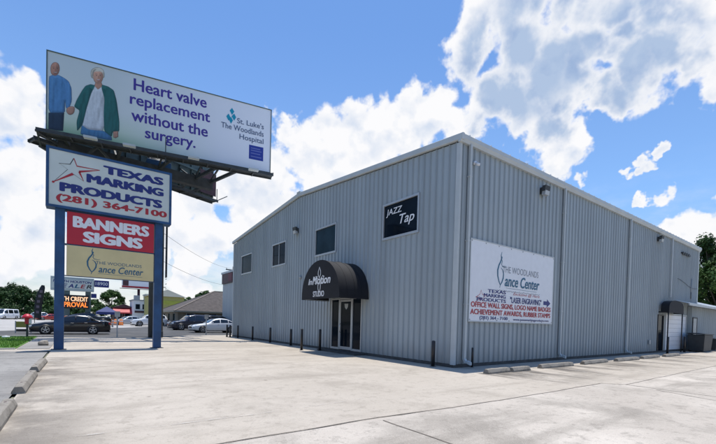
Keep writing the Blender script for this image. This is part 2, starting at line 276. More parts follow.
# ------------------------------------------------------------------ mesh helpers
class MB:
    def __init__(s): s.v = []; s.f = []; s.mi = []; s.cur = 0; s.sm = []; s.smooth = False
    def add(s, vs, fs):
        o = len(s.v); s.v += [tuple(v) for v in vs]
        for f in fs: s.f.append(tuple(i+o for i in f)); s.mi.append(s.cur); s.sm.append(s.smooth)
        return s
    def mat(s, i): s.cur = i; return s
    def box(s, x0, x1, y0, y1, z0, z1, bev=0.):
        if x1 < x0: x0, x1 = x1, x0
        if y1 < y0: y0, y1 = y1, y0
        if z1 < z0: z0, z1 = z1, z0
        if not bev:
            return s.add([(x, y, z) for x in (x0, x1) for y in (y0, y1) for z in (z0, z1)],
                         [(0, 1, 3, 2), (4, 6, 7, 5), (0, 4, 5, 1), (2, 3, 7, 6), (0, 2, 6, 4), (1, 5, 7, 3)])
        bm = bmesh.new(); bmesh.ops.create_cube(bm, size=1)
        for v in bm.verts: v.co = Vector(((x0+x1)/2+v.co.x*(x1-x0), (y0+y1)/2+v.co.y*(y1-y0), (z0+z1)/2+v.co.z*(z1-z0)))
        bmesh.ops.bevel(bm, geom=bm.edges[:], offset=bev, segments=2, affect='EDGES', profile=.5)
        return s.bm(bm)
    def bm(s, bm):
        bm.verts.index_update(); s.add([v.co for v in bm.verts], [[v.index for v in f.verts] for f in bm.faces]); bm.free(); return s
    def obox(s, o, u, v, w):
        o, u, v, w = map(Vector, (o, u, v, w))
        return s.add([o+u*a+v*b+w*c for a in (0, 1) for b in (0, 1) for c in (0, 1)],
                     [(0, 1, 3, 2), (4, 6, 7, 5), (0, 4, 5, 1), (2, 3, 7, 6), (0, 2, 6, 4), (1, 5, 7, 3)])
    def bar(s, p, q, w, h=None, up=(0, 0, 1)):
        p, q = Vector(p), Vector(q); d = (q-p).normalized(); h = h or w
        a = d.cross(Vector(up));
        if a.length < 1e-4: a = d.cross(Vector((0, 1, 0)))
        a.normalize(); b = a.cross(d)
        return s.obox(p-a*w/2-b*h/2, q-p, a*w, b*h)
    def tube(s, pts, r, n=8, cap=True):
        pts = [Vector(p) for p in pts]; rs = r if isinstance(r, (list, tuple)) else [r]*len(pts)
        rings = []; prev = None
        for i, p in enumerate(pts):
            d = ((pts[min(i+1, len(pts)-1)]-p)+(p-pts[max(i-1, 0)]))
            if d.length < 1e-9: d = Vector((0, 0, 1))
            d.normalize(); a = prev or (Vector((0, 0, 1)) if abs(d.z) < .9 else Vector((1, 0, 0)))
            a = (a-d*a.dot(d)).normalized(); prev = a; b = d.cross(a)
            rings.append([p+(a*math.cos(2*math.pi*k/n)+b*math.sin(2*math.pi*k/n))*rs[i] for k in range(n)])
        vs = [v for rg in rings for v in rg]; fs = []
        for i in range(len(pts)-1):
            for k in range(n): fs.append((i*n+k, i*n+(k+1) % n, (i+1)*n+(k+1) % n, (i+1)*n+k))
        if cap: fs += [tuple(range(n-1, -1, -1)), tuple(range((len(pts)-1)*n, len(pts)*n))]
        sm = s.smooth; s.smooth = n > 6; s.add(vs, fs); s.smooth = sm; return s
    def cyl(s, p, q, r, n=16): return s.tube([p, q], r, n)
    def poly(s, pts, fr, off=0., thick=0.):
        """flat outline (2-D points) in a frame, optionally given thickness"""
        top = [fr(x, y, off+thick) for x, y in pts]; n = len(pts)
        if not thick: return s.add(top, [tuple(range(n))])
        bot = [fr(x, y, off) for x, y in pts]
        return s.add(top+bot, [tuple(range(n)), tuple(range(2*n-1, n-1, -1))]+[(i, n+i, n+(i+1) % n, (i+1) % n) for i in range(n)])
    def stroke(s, pts, w, fr, off=0.):
        """a flat pen stroke along 2-D points, w may be a list"""
        ws = w if isinstance(w, (list, tuple)) else [w]*len(pts); P = [Vector(p) for p in pts]; Lf = []; Rt = []
        for i, p in enumerate(P):
            d = (P[min(i+1, len(P)-1)]-P[max(i-1, 0)]).normalized(); nn = Vector((-d.y, d.x))*ws[i]/2
            Lf.append(p+nn); Rt.append(p-nn)
        vs = [fr(*p, off) for p in Lf]+[fr(*p, off) for p in Rt]; n = len(P)
        return s.add(vs, [(i, i+1, n+i+1, n+i) for i in range(n-1)])
    def text(s, t, fr, x, y, w, h, off=.008, bold=0., shear=0., extra=None):
        """lettering fitted to the box x..x+w, y..y+h of the frame"""
        vs, fs = glyphs(t, min(bold, 0), shear)
        x0 = min(v[0] for v in vs); x1 = max(v[0] for v in vs); y0 = min(v[1] for v in vs); y1 = max(v[1] for v in vs)
        g = max(bold, 0); x0 -= g; x1 += g; y0 -= g*.6; y1 += g*.6
        # a heavier weight is the same outline printed nine times, a hair apart
        for k, (dx, dy) in enumerate(((0, 0), (1, 0), (-1, 0), (0, .6), (0, -.6), (.7, .45), (-.7, .45), (.7, -.45), (-.7, -.45)) if g else ((0, 0),)):
            s.add([fr(x+(a+dx*g-x0)/(x1-x0)*w, y+(b+dy*g-y0)/(y1-y0)*h, off+k*.0006) for a, b in vs], fs)
        return s
    def build(s, name, mats, parent=None):
        me = bpy.data.meshes.new(name); me.from_pydata(s.v, [], s.f)
        for mm in (mats if isinstance(mats, (list, tuple)) else [mats]): me.materials.append(mm)
        me.polygons.foreach_set('material_index', s.mi); me.polygons.foreach_set('use_smooth', s.sm)
        me.validate(); me.update()
        o = bpy.data.objects.new(name, me); COL.objects.link(o)
        if parent: o.parent = parent
        return o

def lines(parent, m_, fr, items, name='lettering'):
    for it in items:
        mb = MB(); mb.text(it[0], fr, *it[1:]); mb.build(name, m_, parent)
_gl = {}
def glyphs(t, bold, shear):
    k = (t, bold, shear)
    if k not in _gl:
        cu = bpy.data.curves.new('lettering_curve', 'FONT'); cu.body = t; cu.size = 1; cu.offset = bold; cu.shear = shear; cu.resolution_u = 3
        o = bpy.data.objects.new('lettering_curve', cu); COL.objects.link(o)
        dg = bpy.context.evaluated_depsgraph_get(); e = o.evaluated_get(dg); me = e.to_mesh()
        _gl[k] = ([(v.co.x, v.co.y) for v in me.vertices], [tuple(p.vertices) for p in me.polygons])
        e.to_mesh_clear(); bpy.data.objects.remove(o); bpy.data.curves.remove(cu)
    return _gl[k]

def frame(o, u, v, n):
    o, u, v, n = map(Vector, (o, u, v, n))
    return lambda x, y, d=0.: o+u*x+v*y+n*d

def thing(name, label, cat, loc=(0, 0, 0), rz=0., group=None):
    o = bpy.data.objects.new(name, None); COL.objects.link(o); o.location = loc; o.rotation_euler = (0, 0, rz)
    o.empty_display_size = .3
    return tag(o, label, cat, group)
def tag(o, label, cat, group=None):
    o['label'] = label; o['category'] = cat
    if group: o['group'] = group
    return o
def struct(o, kind='structure', label=None):
    o['kind'] = kind
    if label: o['label'] = label
    return o
def kids(o): return [c for c in COL.objects if c.parent == o]
def dup(o, loc, rz=None, label=None, group=None, parent=None):
    ch = kids(o); c = o.copy(); COL.objects.link(c)
    if parent: c.parent = parent
    else:
        c.location = loc
        if rz is not None: c.rotation_euler = (0, 0, rz)
        if label: c['label'] = label
        if group: c['group'] = group
    for k in ch: dup(k, None, parent=c)
    return c

# ------------------------------------------------------------------ the setting: ground
def sheet(name, pts, z, m, kind='structure', thick=0.):
    fr = frame((0, 0, 0), (1, 0, 0), (0, 1, 0), (0, 0, 1))
    mb = MB(); mb.poly(pts, fr, z-thick, thick)
    return struct(mb.build(name, m), kind)
def rect(x0, x1, y0, y1): return [(x0, y0), (x1, y0), (x1, y1), (x0, y1)]
sheet('ground', rect(-2000, 2000, -2000, 2000), -.05, M['soil'])
sheet('dealership_lot', [(-120, 31), (120, 31), (120, 112), (-120, 112)], -.012, M['far_concrete'])
sheet('concrete_lot', [(-11.35, -40), (70, -40), (70, 25.6), (-3, 25.6), (-5, 22.1), (-11.4, 22.1), (-11.4, 24.9), (-90, 24.9), (-90, 11), (-11.35, 11)], 0, M['concrete'])
sheet('worn_concrete_apron', [(-11.3, -40), (70, -40), (70, -4.5), (1.2, -4.5), (1.0, -4.2), (-11.3, -4.05)], .004, M['rough_concrete'])
sheet('old_parking_asphalt', [(-90, -40), (-11.42, -40), (-11.42, 10.6), (-13.5, 11.6), (-90, 11.6)], .004, M['old_asphalt'])
sheet('road', [(-400, 24.9), (-11.4, 24.9), (-11.4, 22.1), (-5, 22.1), (-3, 25.6), (120, 25.6), (120, 80), (14, 80), (-4, 50), (-7, 45), (-16, 33), (-400, 33)], .006, M['asphalt'])
sheet('lawn', rect(-90, -12.55, 12.5, 22.4), .03, M['lawn'], thick=.06)
sheet('path', rect(-12.5, -11.45, 12.3, 22.4), .02, M['path'], thick=.03)
mb = MB(); mb.box(-90, -11.5, 22.45, 22.62, -.02, .12, .02); mb.box(-90, -12.55, 12.3, 12.46, -.02, .05, .015)
struct(mb.build('kerb', M['kerb']))
mb = MB(); mb.box(-90, -12.4, 23.0, 24.6, -.03, .03)
struct(mb.build('pavement', M['kerb']))
# sawn joints and cracks in the slabs, wandering a little
def line_strip(mb, pts, w, z):
    fr = frame((0, 0, z), (1, 0, 0), (0, 1, 0), (0, 0, 1)); out = []
    for (a, b) in zip(pts, pts[1:]):
        n = max(2, int(math.hypot(b[0]-a[0], b[1]-a[1])/.25))
        for i in range(n):
            t = i/n; x = a[0]+(b[0]-a[0])*t; y = a[1]+(b[1]-a[1])*t
            k = .035*noise.noise(Vector((x*.9, y*.9, 3)))
            out.append((x+k, y+k))
    out.append(pts[-1])
    mb.stroke(out, [w*(.6+.8*abs(noise.noise(Vector((p[0]*3, p[1]*3, 9))))) for p in out], fr)
mb = MB()
for pts, w in (([(-11.3, -4.08), (-6.64, -4.05), (-3.66, -4.22), (1.0, -4.2)], .035), ([(1.42, -4.66), (6, -4.55), (11.8, -4.47), (40, -4.4)], .03),
               ([(-6.68, -4.23), (-6.67, -5.52), (-6.6, -40)], .035), ([(1.0, -4.2), (1.42, -4.66), (1.35, -6), (1.2, -12), (1, -40)], .035), ([(1.15, -5.4), (.65, -6.61), (.5, -9)], .03),
               ([(-11.3, 4.3), (-10.85, 4.38), (-5.05, 5.79), (0, 6.1)], .025), ([(-60, 11.95), (-13, 11.98), (-7, 11.9), (0, 11.9)], .05),
               ([(-11.3, 17.2), (0, 17.4)], .02), ([(9.5, -4.5), (9.6, 0)], .02), ([(18.2, -4.5), (18.2, -.2)], .02)):
    line_strip(mb, pts, w, .009)
struct(mb.build('pavement_joints', M['joint']))
mb = MB()
line_strip(mb, [(-10.47, -2.89), (-8.27, -2.92), (-5.78, -2.74)], .05, .010)
for x in (.0, 2.6, 5.6, 8.9, 12.2, 15.6): line_strip(mb, [(x+1.3, -1.75), (x-.1, -4.3)], .10, .010)
struct(mb.build('faded_parking_lines', M['crack']))

sheet('tyre_stains', rect(-11.32, -9.2, -4, 8), .006, M['stain_l'])
sheet('parking_stains', rect(-.5, 20, -4.45, -1.3), .0065, M['stain_r'])

# grass blades
mb = MB()
for i in range(16000):
    x = -12.6-(random.random()**1.3)*12; y = 12.55+random.random()*9.8
    h = random.uniform(.04, .11); a = random.uniform(0, 6.28); dx, dy = math.cos(a)*.012, math.sin(a)*.012
    lx, ly = random.uniform(-.04, .04), random.uniform(-.04, .04)
    mb.add([(x-dx, y-dy, .03), (x+dx, y+dy, .03), (x+lx, y+ly, .03+h)], [(0, 1, 2)])
M['grass'] = mat('grass_blades', (.085, .22, .015), .7, var=.4, scale=.7, col2=(.20, .31, .04))
struct(mb.build('grass', M['grass']), 'stuff', 'mown bright green grass beside the concrete path')

# ------------------------------------------------------------------ the metal building
BL, BW, EAVE, RISE = 23.5, 28.62, 7.95, 1.0
FL = frame((0, 0, 0), (0, 1, 0), (0, 0, 1), (-1, 0, 0))      # gable wall: x runs along +Y
FR = frame((0, 0, 0), (1, 0, 0), (0, 0, 1), (0, -1, 0))      # eave wall: x runs along +X
def ribbed(mb, fr, length, top, z0, holes, pitch=.305, first=.15, h=.046, wb=.074, wt=.024, cuts=()):
    xs = sorted({0, length, *cuts, *[v for q in holes for v in q[:2]]})
    for a, b in zip(xs, xs[1:]):
        c = (a+b)/2; iv = sorted((q[2], q[3]) for q in holes if q[0] < c < q[1]); lo = z0
        for p, q in iv+[(None, None)]:
            if p is None: mb.add([fr(a, lo), fr(b, lo), fr(b, top(b)), fr(a, top(a))], [(0, 1, 2, 3)])
            else:
                if p > lo: mb.add([fr(a, lo), fr(b, lo), fr(b, p), fr(a, p)], [(0, 1, 2, 3)])
                lo = q
    for zz in (1.6, 3.4, 5.2, 7.0):          # girt lines: a screw head in every pan
        x = first+.07
        while x < length-.1:
            if zz < top(x)-.1 and not any(q_[0]-.05 < x < q_[1]+.05 and q_[2]-.05 < zz < q_[3]+.05 for q_ in holes):
                c_ = [fr(x+.012*math.cos(k*1.047), zz+.012*math.sin(k*1.047), .009) for k in range(6)]
                mb.add(c_+[fr(x, zz, .016)], [(k, (k+1) % 6, 6) for k in range(6)])
            x += pitch
    x = first
    while x < length-.05:
        iv = sorted((q[2], q[3]) for q in holes if q[0]-.06 < x < q[1]+.06); lo = z0
        for p, q in iv+[(top(x), None)]:
            if p > lo+.01:
                pr = [(x-wb/2, -.002), (x-wt/2, h), (x+wt/2, h), (x+wb/2, -.002)]
                vs = [fr(u, lo, d) for u, d in pr]+[fr(u, p, d) for u, d in pr]
                mb.add(vs, [(0, 1, 5, 4), (1, 2, 6, 5), (2, 3, 7, 6), (0, 3, 2, 1), (4, 5, 6, 7)])
                for k in (.10, .20):         # two shallow stiffening beads between ribs
                    xx = x+k
                    if xx < length-.02 and not any(q_[0]-.03 < xx < q_[1]+.03 for q_ in holes):
                        mb.add([fr(xx-.018, lo, -.001), fr(xx, lo, .006), fr(xx+.018, lo, -.001), fr(xx-.018, p-.02, -.001), fr(xx, p-.02, .006), fr(xx+.018, p-.02, -.001)], [(0, 1, 4, 3), (1, 2, 5, 4)])
            lo = q if q else lo
        x += pitch
bld = thing('metal_building', 'big blue-grey ribbed metal building with low gable roof and black arched awning over its door', 'building')
WIN = [(1.89, 3.99), (7.69, 9.78), (13.48, 15.53), (19.27, 21.55)]
WZ = (5.02, 6.44)
gtop = lambda y: 7.72+RISE*(1-abs(y-BL/2)/(BL/2))
holesL = [(a, b, *WZ) for a, b in WIN]+[(5.33, 7.93, .12, 2.64)]
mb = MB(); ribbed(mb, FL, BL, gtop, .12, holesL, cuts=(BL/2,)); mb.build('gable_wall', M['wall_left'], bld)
holesR = [(20.0, 21.1, .12, 2.5), (21.5, 26.1, .12, 2.6)]
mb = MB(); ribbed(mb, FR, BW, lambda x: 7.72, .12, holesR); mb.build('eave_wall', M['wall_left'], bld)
mb = MB()
mb.add([(BW, 0, 0), (BW, BL, 0), (BW, BL, 7.72), (BW, BL/2, 8.72), (BW, 0, 7.72)], [(0, 1, 2, 3, 4)])
mb.add([(0, BL, 0), (BW, BL, 0), (BW, BL, 7.72), (0, BL, 7.72)], [(0, 1, 2, 3)])
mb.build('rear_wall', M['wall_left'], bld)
mb = MB(); mb.box(-.03, BW+.03, -.03, BL+.03, -.04, .115); mb.box(-.62, -.03, 5.0, 8.3, -.04, .07)
mb.build('foundation', M['slab'], bld)
# roof with standing seams
mb = MB()
for y0, y1 in ((-.16, BL/2), (BL+.16, BL/2)):
    mb.add([(-.12, y0, EAVE-.02), (BW+.12, y0, EAVE-.02), (BW+.12, y1, EAVE+RISE-.02), (-.12, y1, EAVE+RISE-.02)], [(0, 1, 2, 3)])
    x = .3
    while x < BW:
        mb.bar((x, y0, EAVE), (x, y1, EAVE+RISE), .04, .05); x += .6
roof = mb.build('roof', M['roof'], bld)
mb = MB()      # rake trim on the gable and its cap on the ridge
for y0, y1 in ((-.17, BL/2), (BL/2, BL+.17)):
    z = lambda y: EAVE+RISE*(1-abs(y-BL/2)/(BL/2))
    pr = [(0, -.20), (-.10, -.20), (-.125, -.18), (-.125, .0), (-.10, .02), (0.0, .02)]
    vs = [(x, y0, z(y0)+dz) for x, dz in pr]+[(x, y1, z(y1)+dz) for x, dz in pr]
    mb.add(vs, [(i, (i+1) % 6, 6+(i+1) % 6, 6+i) for i in range(6)]+[tuple(range(5, -1, -1)), tuple(range(6, 12))])
mb.box(-.14, .05, BL/2-.18, BL/2+.18, EAVE+RISE-.02, EAVE+RISE+.07)
mb.build('rake_trim', M['trim'], bld)
mb = MB()      # gutter along the eave
pr = [(-.003, 7.68), (-.11, 7.68), (-.13, 7.74), (-.16, 7.80), (-.165, 7.93), (-.145, 7.945), (-.14, 7.90), (-.003, 7.90)]
vs = [(-.128, y, z) for y, z in pr]+[(BW+.13, y, z) for y, z in pr]; n = len(pr)
mb.add(vs, [(i, (i+1) % n, n+(i+1) % n, n+i) for i in range(n)]+[tuple(range(n-1, -1, -1)), tuple(range(n, 2*n))])
mb.build('gutter', M['trim'], bld)
for boxes in (((-.052, -.003, -.052, .12), (0, .04, -.052, -.003)), ((-.052, -.003, BL-.16, BL+.05),), ((BW-.14, BW+.05, -.052, -.003),)):
    mb = MB()
    for x0, x1, y0, y1 in boxes: mb.box(x0, x1, y0, y1, .10, 7.69)
    mb.build('corner_trim', M['trim'], bld)
for x, zb in ((.42, .12), (7.1, .12), (14.7, .12), (21.95, 3.55)):
    mb = MB(); mb.box(x-.048, x+.048, -.15, -.06, zb+.18, 7.70)
    mb.obox((x-.055, -.15, zb+.20), (.11, 0, 0), (0, .095, 0), (.0, -.10, -.16)) if zb < 1 else None
    mb.obox((x-.055, -.25, zb+.04), (.11, 0, 0), (0, .0, .10), (.0, -.14, -.05)) if zb < 1 else None
    for z in (2.2, 4.4, 6.6):
        if z > zb: mb.box(x-.075, x+.075, -.155, -.036, z, z+.03)
    mb.build('downspout', M['trim'], bld)
# windows of the gable wall
for i, (a, b) in enumerate(WIN):
    z0, z1 = WZ; w = .045
    mb = MB()
    def bx(mb, y0, y1, q0, q1, d0, d1): mb.box(-d1, -d0, y0, y1, q0, q1)
    bx(mb, a-.03, b+.03, z0-.05, z0+w, -.08, .055); bx(mb, a-.03, b+.03, z1-w, z1+.04, -.08, .055)
    bx(mb, a-.03, a+w, z0+w, z1-w, -.08, .05); bx(mb, b-w, b+.03, z0+w, z1-w, -.08, .05)
    f = mb.build('window', M['frame'], bld)
    if i == 2:
        mb2 = MB(); bx(mb2, (a+b)/2-.025, (a+b)/2+.025, z0+w, z1-w, -.06, .03); mb2.build('mullion', M['frame'], f)
    mb = MB(); mb.add([FL(y, z, -.01) for y, z in ((a+w-.01, z0+w-.01), (b-w+.01, z0+w-.01), (b-w+.01, z1-w+.01), (a+w-.01, z1-w+.01))], [(0, 1, 2, 3)])
    mb.build('pane', M['glass_blue' if i in (1, 3) else 'glass'], f)
    if i == 0:
        # seen from outside, +Y runs to the left, so the lettering frame is turned round
        fr = frame((-.0, b, z0), (0, -1, 0), (0, 0, 1), (-1, 0, 0)); mb = MB()
        lines(f, M['white_letter'], fr, [('JAZZ', .17, .88, .98, .33, .004, .008, .15), ('Tap', 1.0, .36, .86, .50, .004, .010, .28)])
# glazed entrance
A0, A1, Z0, Z1 = 5.33, 7.93, .12, 2.64
mb = MB()
for y0, y1 in ((A0, A0+.06), (6.05, 6.13), (7.15, 7.23), (A1-.06, A1)): mb.box(-.05, .06, y0, y1, Z0, Z1-.07)
mb.box(-.05, .06, A0, A1, Z1-.07, Z1)
for y0, y1 in ((A0+.06, 6.05), (7.23, A1-.06)): mb.box(-.045, .06, y0, y1, Z0, Z0+.10)
ent = mb.build('entrance', M['frame'], bld)
mb = MB()
for y0, y1, q0, q1 in ((6.14, 6.20, Z0+.02, 2.55), (7.08, 7.14, Z0+.02, 2.55), (6.2, 7.08, 2.46, 2.55), (6.2, 7.08, Z0+.02, Z0+.16)): mb.box(-.04, .01, y0, y1, q0, q1)
mb.mat(1); mb.add([FL(y, z, .0) for y, z in ((6.19, .27), (7.09, .27), (7.09, 2.47), (6.19, 2.47))], [(0, 1, 2, 3)])
mb.build('door', [M['frame'], M['glass']], ent)
mb = MB(); mb.tube([(-.04, 7.06, .95), (-.09, 7.06, 1.0), (-.09, 7.06, 1.35), (-.04, 7.06, 1.4)], .014); mb.build('handle', M['chrome'], ent)
mb = MB(); fr = frame((0, 6.64, 2.2), (0, -1, 0), (0, 0, 1), (-1, 0, 0))
mb.poly([(-.16, .16), (.16, .16), (.13, 0), (0, -.13), (-.13, 0)], fr, .004); mb.build('door_emblem', M['galv'], ent)
for y0, y1 in ((A0+.05, 6.06), (7.22, A1-.05)):
    mb = MB(); mb.add([FL(y, z, .005) for y, z in ((y0, .21), (y1, .21), (y1, Z1-.06), (y0, Z1-.06))], [(0, 1, 2, 3)]); mb.build('side_pane', M['glass'], ent)
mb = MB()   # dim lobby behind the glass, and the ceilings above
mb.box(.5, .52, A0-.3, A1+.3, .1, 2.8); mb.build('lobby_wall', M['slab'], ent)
# big barrel awning over the entrance
YC, HW, ZB, HH, DP = 6.50, 1.67, 2.50, 1.66, 1.62
arch = [(YC-HW*math.cos(math.pi*k/28), ZB+.10+HH*math.sin(math.pi*k/28)**.92-.10*(0 < k < 28 and 0)) for k in range(29)]
mb = MB(); mb.smooth = True
st = [-.055, -.18, -.42, -.68, -.80, -.92, -1.2, -1.48, -DP]; sag = [0, -.008, -.014, -.008, 0, -.008, -.014, -.008, 0]
vs = []
for x, sg in zip(st, sag):
    for y, z in arch:
        vs.append((x, YC+(y-YC)*(1+sg), ZB+(z-ZB)*(1+sg)))
n = len(arch); mb.add(vs, [(i*n+k, i*n+k+1, (i+1)*n+k+1, (i+1)*n+k) for i in range(len(st)-1) for k in range(n-1)])
mb.smooth = False
mb.add([(-DP, y, z) for y, z in arch]+[(-DP, YC+HW, ZB), (-DP, YC-HW, ZB)], [tuple(range(n+2))])
for s in (-1, 1): mb.add([(-DP, YC+s*HW, ZB), (-.045, YC+s*HW, ZB), (-.045, YC+s*HW, ZB+.1), (-DP, YC+s*HW, ZB+.1)], [(0, 1, 2, 3)])
for x in (-.80, -.42, -1.2):      # sewn seams
    k_ = -.014 if x != -.80 else 0
    mb.tube([(x, YC+(y-YC)*(1+k_)*1.004, ZB+(z-ZB)*(1+k_)*1.004) for y, z in arch], .006, 5, False)
aw = mb.build('awning', M['fabric'], bld)
mb = MB()
for x in (-.06, -.8, -DP+.02): mb.tube([(x, YC+(y-YC)*.985, z-.02) for y, z in arch], .018, 6)
for s in (-1, 1): mb.tube([(-.05, YC+s*(HW-.03), ZB+.03), (-DP+.02, YC+s*(HW-.03), ZB+.03)], .018, 6)
mb.tube([(-DP+.02, YC-HW+.03, ZB+.03), (-DP+.02, YC+HW-.03, ZB+.03)], .018, 6)
mb.build('awning_frame', M['galv'], aw)
fr = frame((-DP, YC, ZB), (0, -1, 0), (0, 0, 1), (-1, 0, 0))
lines(aw, M['white_letter'], fr, [('STUDIO', -.55, .10, 1.0, .26, .006, .03), ('In', -1.02, .68, .36, .28, .006, .03, .25), ('Motion', -.62, .66, 1.6, .38, .014, .03, .25)])
mb = MB()
for s in (-1, 1):
    q = [(0, .86+s*.08), (-.11, .86+s*.25), (-.10, .86+s*.40), (0, .86+s*.58), (.10, .86+s*.40), (.11, .86+s*.25), (0, .86+s*.08)]
    mb.stroke(q, .045, fr, .008)
    q = [(s*.12, .90), (s*.30, 1.04), (s*.40, 1.0), (s*.34, .88)]
    mb.stroke(q, .03, fr, .008); mb.stroke([(x, 1.72-y) for x, y in q], .03, fr, .008)
mb.build('emblem', M['white_letter'], aw)
# side door, white overhead door and the small awning in front of them
mb = MB()
for x0, x1, q0, q1 in ((20.0, 20.07, .12, 2.43), (21.03, 21.1, .12, 2.43), (20.0, 21.1, 2.43, 2.5)): mb.box(x0, x1, -.05, .04, q0, q1)
sd_ = mb.build('side_door', M['black'], bld)
mb = MB(); mb.add([FR(x, z, .0) for x, z in ((20.06, .12), (21.04, .12), (21.04, 2.44), (20.06, 2.44))], [(0, 1, 2, 3)]); mb.build('pane', M['glass'], sd_)
mb = MB(); mb.mat(0)
for k in range(8):
    z0 = .14+k*.3; mb.box(21.55, 26.05, -.005, .03, z0, z0+.292, .004)
mb.mat(1); mb.box(21.48, 21.55, -.06, .03, .12, 2.62); mb.box(26.05, 26.12, -.06, .03, .12, 2.62); mb.box(21.55, 26.05, -.055, .03, 2.55, 2.62)
mb.build('overhead_door', [M['white'], M['trim']], bld)
XC, W2, ZB2, HH2, DP2 = 21.5, 1.50, 2.62, .74, .60
arch = [(XC-W2*math.cos(math.pi*k/20), ZB2+.08+HH2*math.sin(math.pi*k/20)**.42) for k in range(21)]; n = 21
mb = MB(); mb.smooth = True
mb.add([(x, y, z) for y in (-.16, -.4, -DP2) for x, z in arch], [(i*n+k, i*n+k+1, (i+1)*n+k+1, (i+1)*n+k) for i in range(2) for k in range(n-1)])
mb.smooth = False
mb.add([(x, -DP2, z) for x, z in arch]+[(XC+W2, -DP2, ZB2), (XC-W2, -DP2, ZB2)], [tuple(range(n+2))])
for s in (-1, 1): mb.add([(XC+s*W2, -DP2, ZB2), (XC+s*W2, -.04, ZB2), (XC+s*W2, -.04, ZB2+.08), (XC+s*W2, -DP2, ZB2+.08)], [(0, 1, 2, 3)])
a2 = mb.build('awning', M['fabric'], bld)
for x in (XC-W2+.05, XC+W2-.05):
    mb = MB(); mb.cyl((x, -DP2+.05, 0), (x, -DP2+.05, ZB2+.1), .035, 10); mb.build('awning_post', M['black'], a2)
# small fittings on the walls
def wall_lamp(fr, x, z):
    mb = MB(); mb.mat(0)
    o = fr(x, z); n = fr(0, 0, 1)-fr(0, 0, 0); u = fr(1, 0)-fr(0, 0); k = Vector((0, 0, 1))
    mb.obox(o-u*.13-k*.10+n*.03, u*.26, k*.26, n*.10)
    mb.obox(o-u*.19-k*.02+n*.13, u*.38, k*.22+n*.04, n*.14)
    l = mb.build('wall_lamp', M['steel'], bld)
    mb = MB(); mb.obox(o-u*.16-k*.17+n*.12, u*.32, k*.17+n*.03, n*.15); mb.build('lens', M['frame'], l)
wall_lamp(FL, 11.87, 6.75); wall_lamp(FR, 5.23, 7.15); wall_lamp(FR, 19.38, 7.25)
mb = MB(); mb.cyl(FR(.72, 7.17, .03), FR(.72, 7.17, .10), .07, 12); mb.cyl(FR(.72, 7.14, .10), FR(.78, 7.08, .22), .05, 12); mb.build('security_camera', M['white'], bld)
mb = MB(); mb.cyl(FL(11.42, 4.0, .02), FL(11.42, 4.0, .08), .10, 14); mb.build('junction_box', M['galv'], bld)
mb = MB(); mb.box(18.36, 18.58, -.11, -.03, .58, .84, .01); mb.build('meter_box', M['galv'], bld)
mb = MB(); mb.box(24.2, 26.2, -.10, -.02, 6.98, 7.08); [mb.box(24.3+i*.45, 24.5+i*.45, -.13, -.10, 6.9, 7.12) for i in range(4)]; mb.build('wall_vent', M['black'], bld)
mb = MB(); mb.tube([FR(23.6+i*.4, 5.15-.42*math.sin(i/12*math.pi*.9)*(i/12) - .02*i, .05) for i in range(13)], .014, 6); mb.build('loose_cable', M['black'], bld)
for i in range(2):
    mb = MB(); mb.tube([FR(26.9, 3.9, .05), FR(26.9, 5.4-i, .05)], .03, 8); mb.build('conduit', M['galv'], bld)

# lean-to at the far end
an = thing('side_annex', 'low grey ribbed annex with white sloping roof at the far right end of the building', 'annex')
FA = frame((26.3, -.30, 0), (1, 0, 0), (0, 0, 1), (0, -1, 0))
mb = MB(); ribbed(mb, FA, 19, lambda x: 3.3, .05, [(.12, 1.2, .05, 2.4)])
mb.add([(26.3, -.3, .05), (26.3, -.03, .05), (26.3, -.03, 3.3), (26.3, -.3, 3.3)], [(0, 1, 2, 3)])
mb.add([(28.75, 8, 0), (45.3, 8, 0), (45.3, 8, 5.8), (28.75, 8, 5.8)], [(0, 1, 2, 3)]); mb.add([(45.3, -.3, 0), (45.3, 8, 0), (45.3, 8, 5.8), (45.3, -.3, 3.3)], [(0, 1, 2, 3)])
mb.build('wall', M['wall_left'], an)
sl = .29; rz = lambda y: 3.36+(y+.85)*sl
mb = MB(); mb.add([(23.2, -.85, rz(-.85)), (28.74, -.85, rz(-.85)), (28.74, -.05, rz(-.05)), (23.2, -.05, rz(-.05))], [(0, 1, 2, 3)])
mb.add([(28.742, -.85, rz(-.85)), (45.6, -.85, rz(-.85)), (45.6, 8.1, rz(8.1)), (28.742, 8.1, rz(8.1))], [(0, 1, 2, 3)])
x = 23.5
while x < 45.6:
    mb.bar((x, -.85, rz(-.85)+.01), (x, -.06 if x < 28.8 else 8.1, rz(-.06 if x < 28.8 else 8.1)+.01), .05, .04); x += .6
mb.build('roof', M['roof'], an)
mb = MB(); mb.box(23.2, 45.6, -.87, -.80, 3.22, 3.37); mb.build('fascia', M['trim'], an)
mb = MB(); mb.box(26.4, 26.48, -.36, -.28, .05, 2.42); mb.box(27.44, 27.52, -.36, -.28, .05, 2.42); mb.box(26.4, 27.52, -.36, -.28, 2.42, 2.5)
mb.mat(1); mb.box(26.49, 27.43, -.34, -.31, .06, 2.41); mb.build('door', [M['steel'], M['galv']], an)

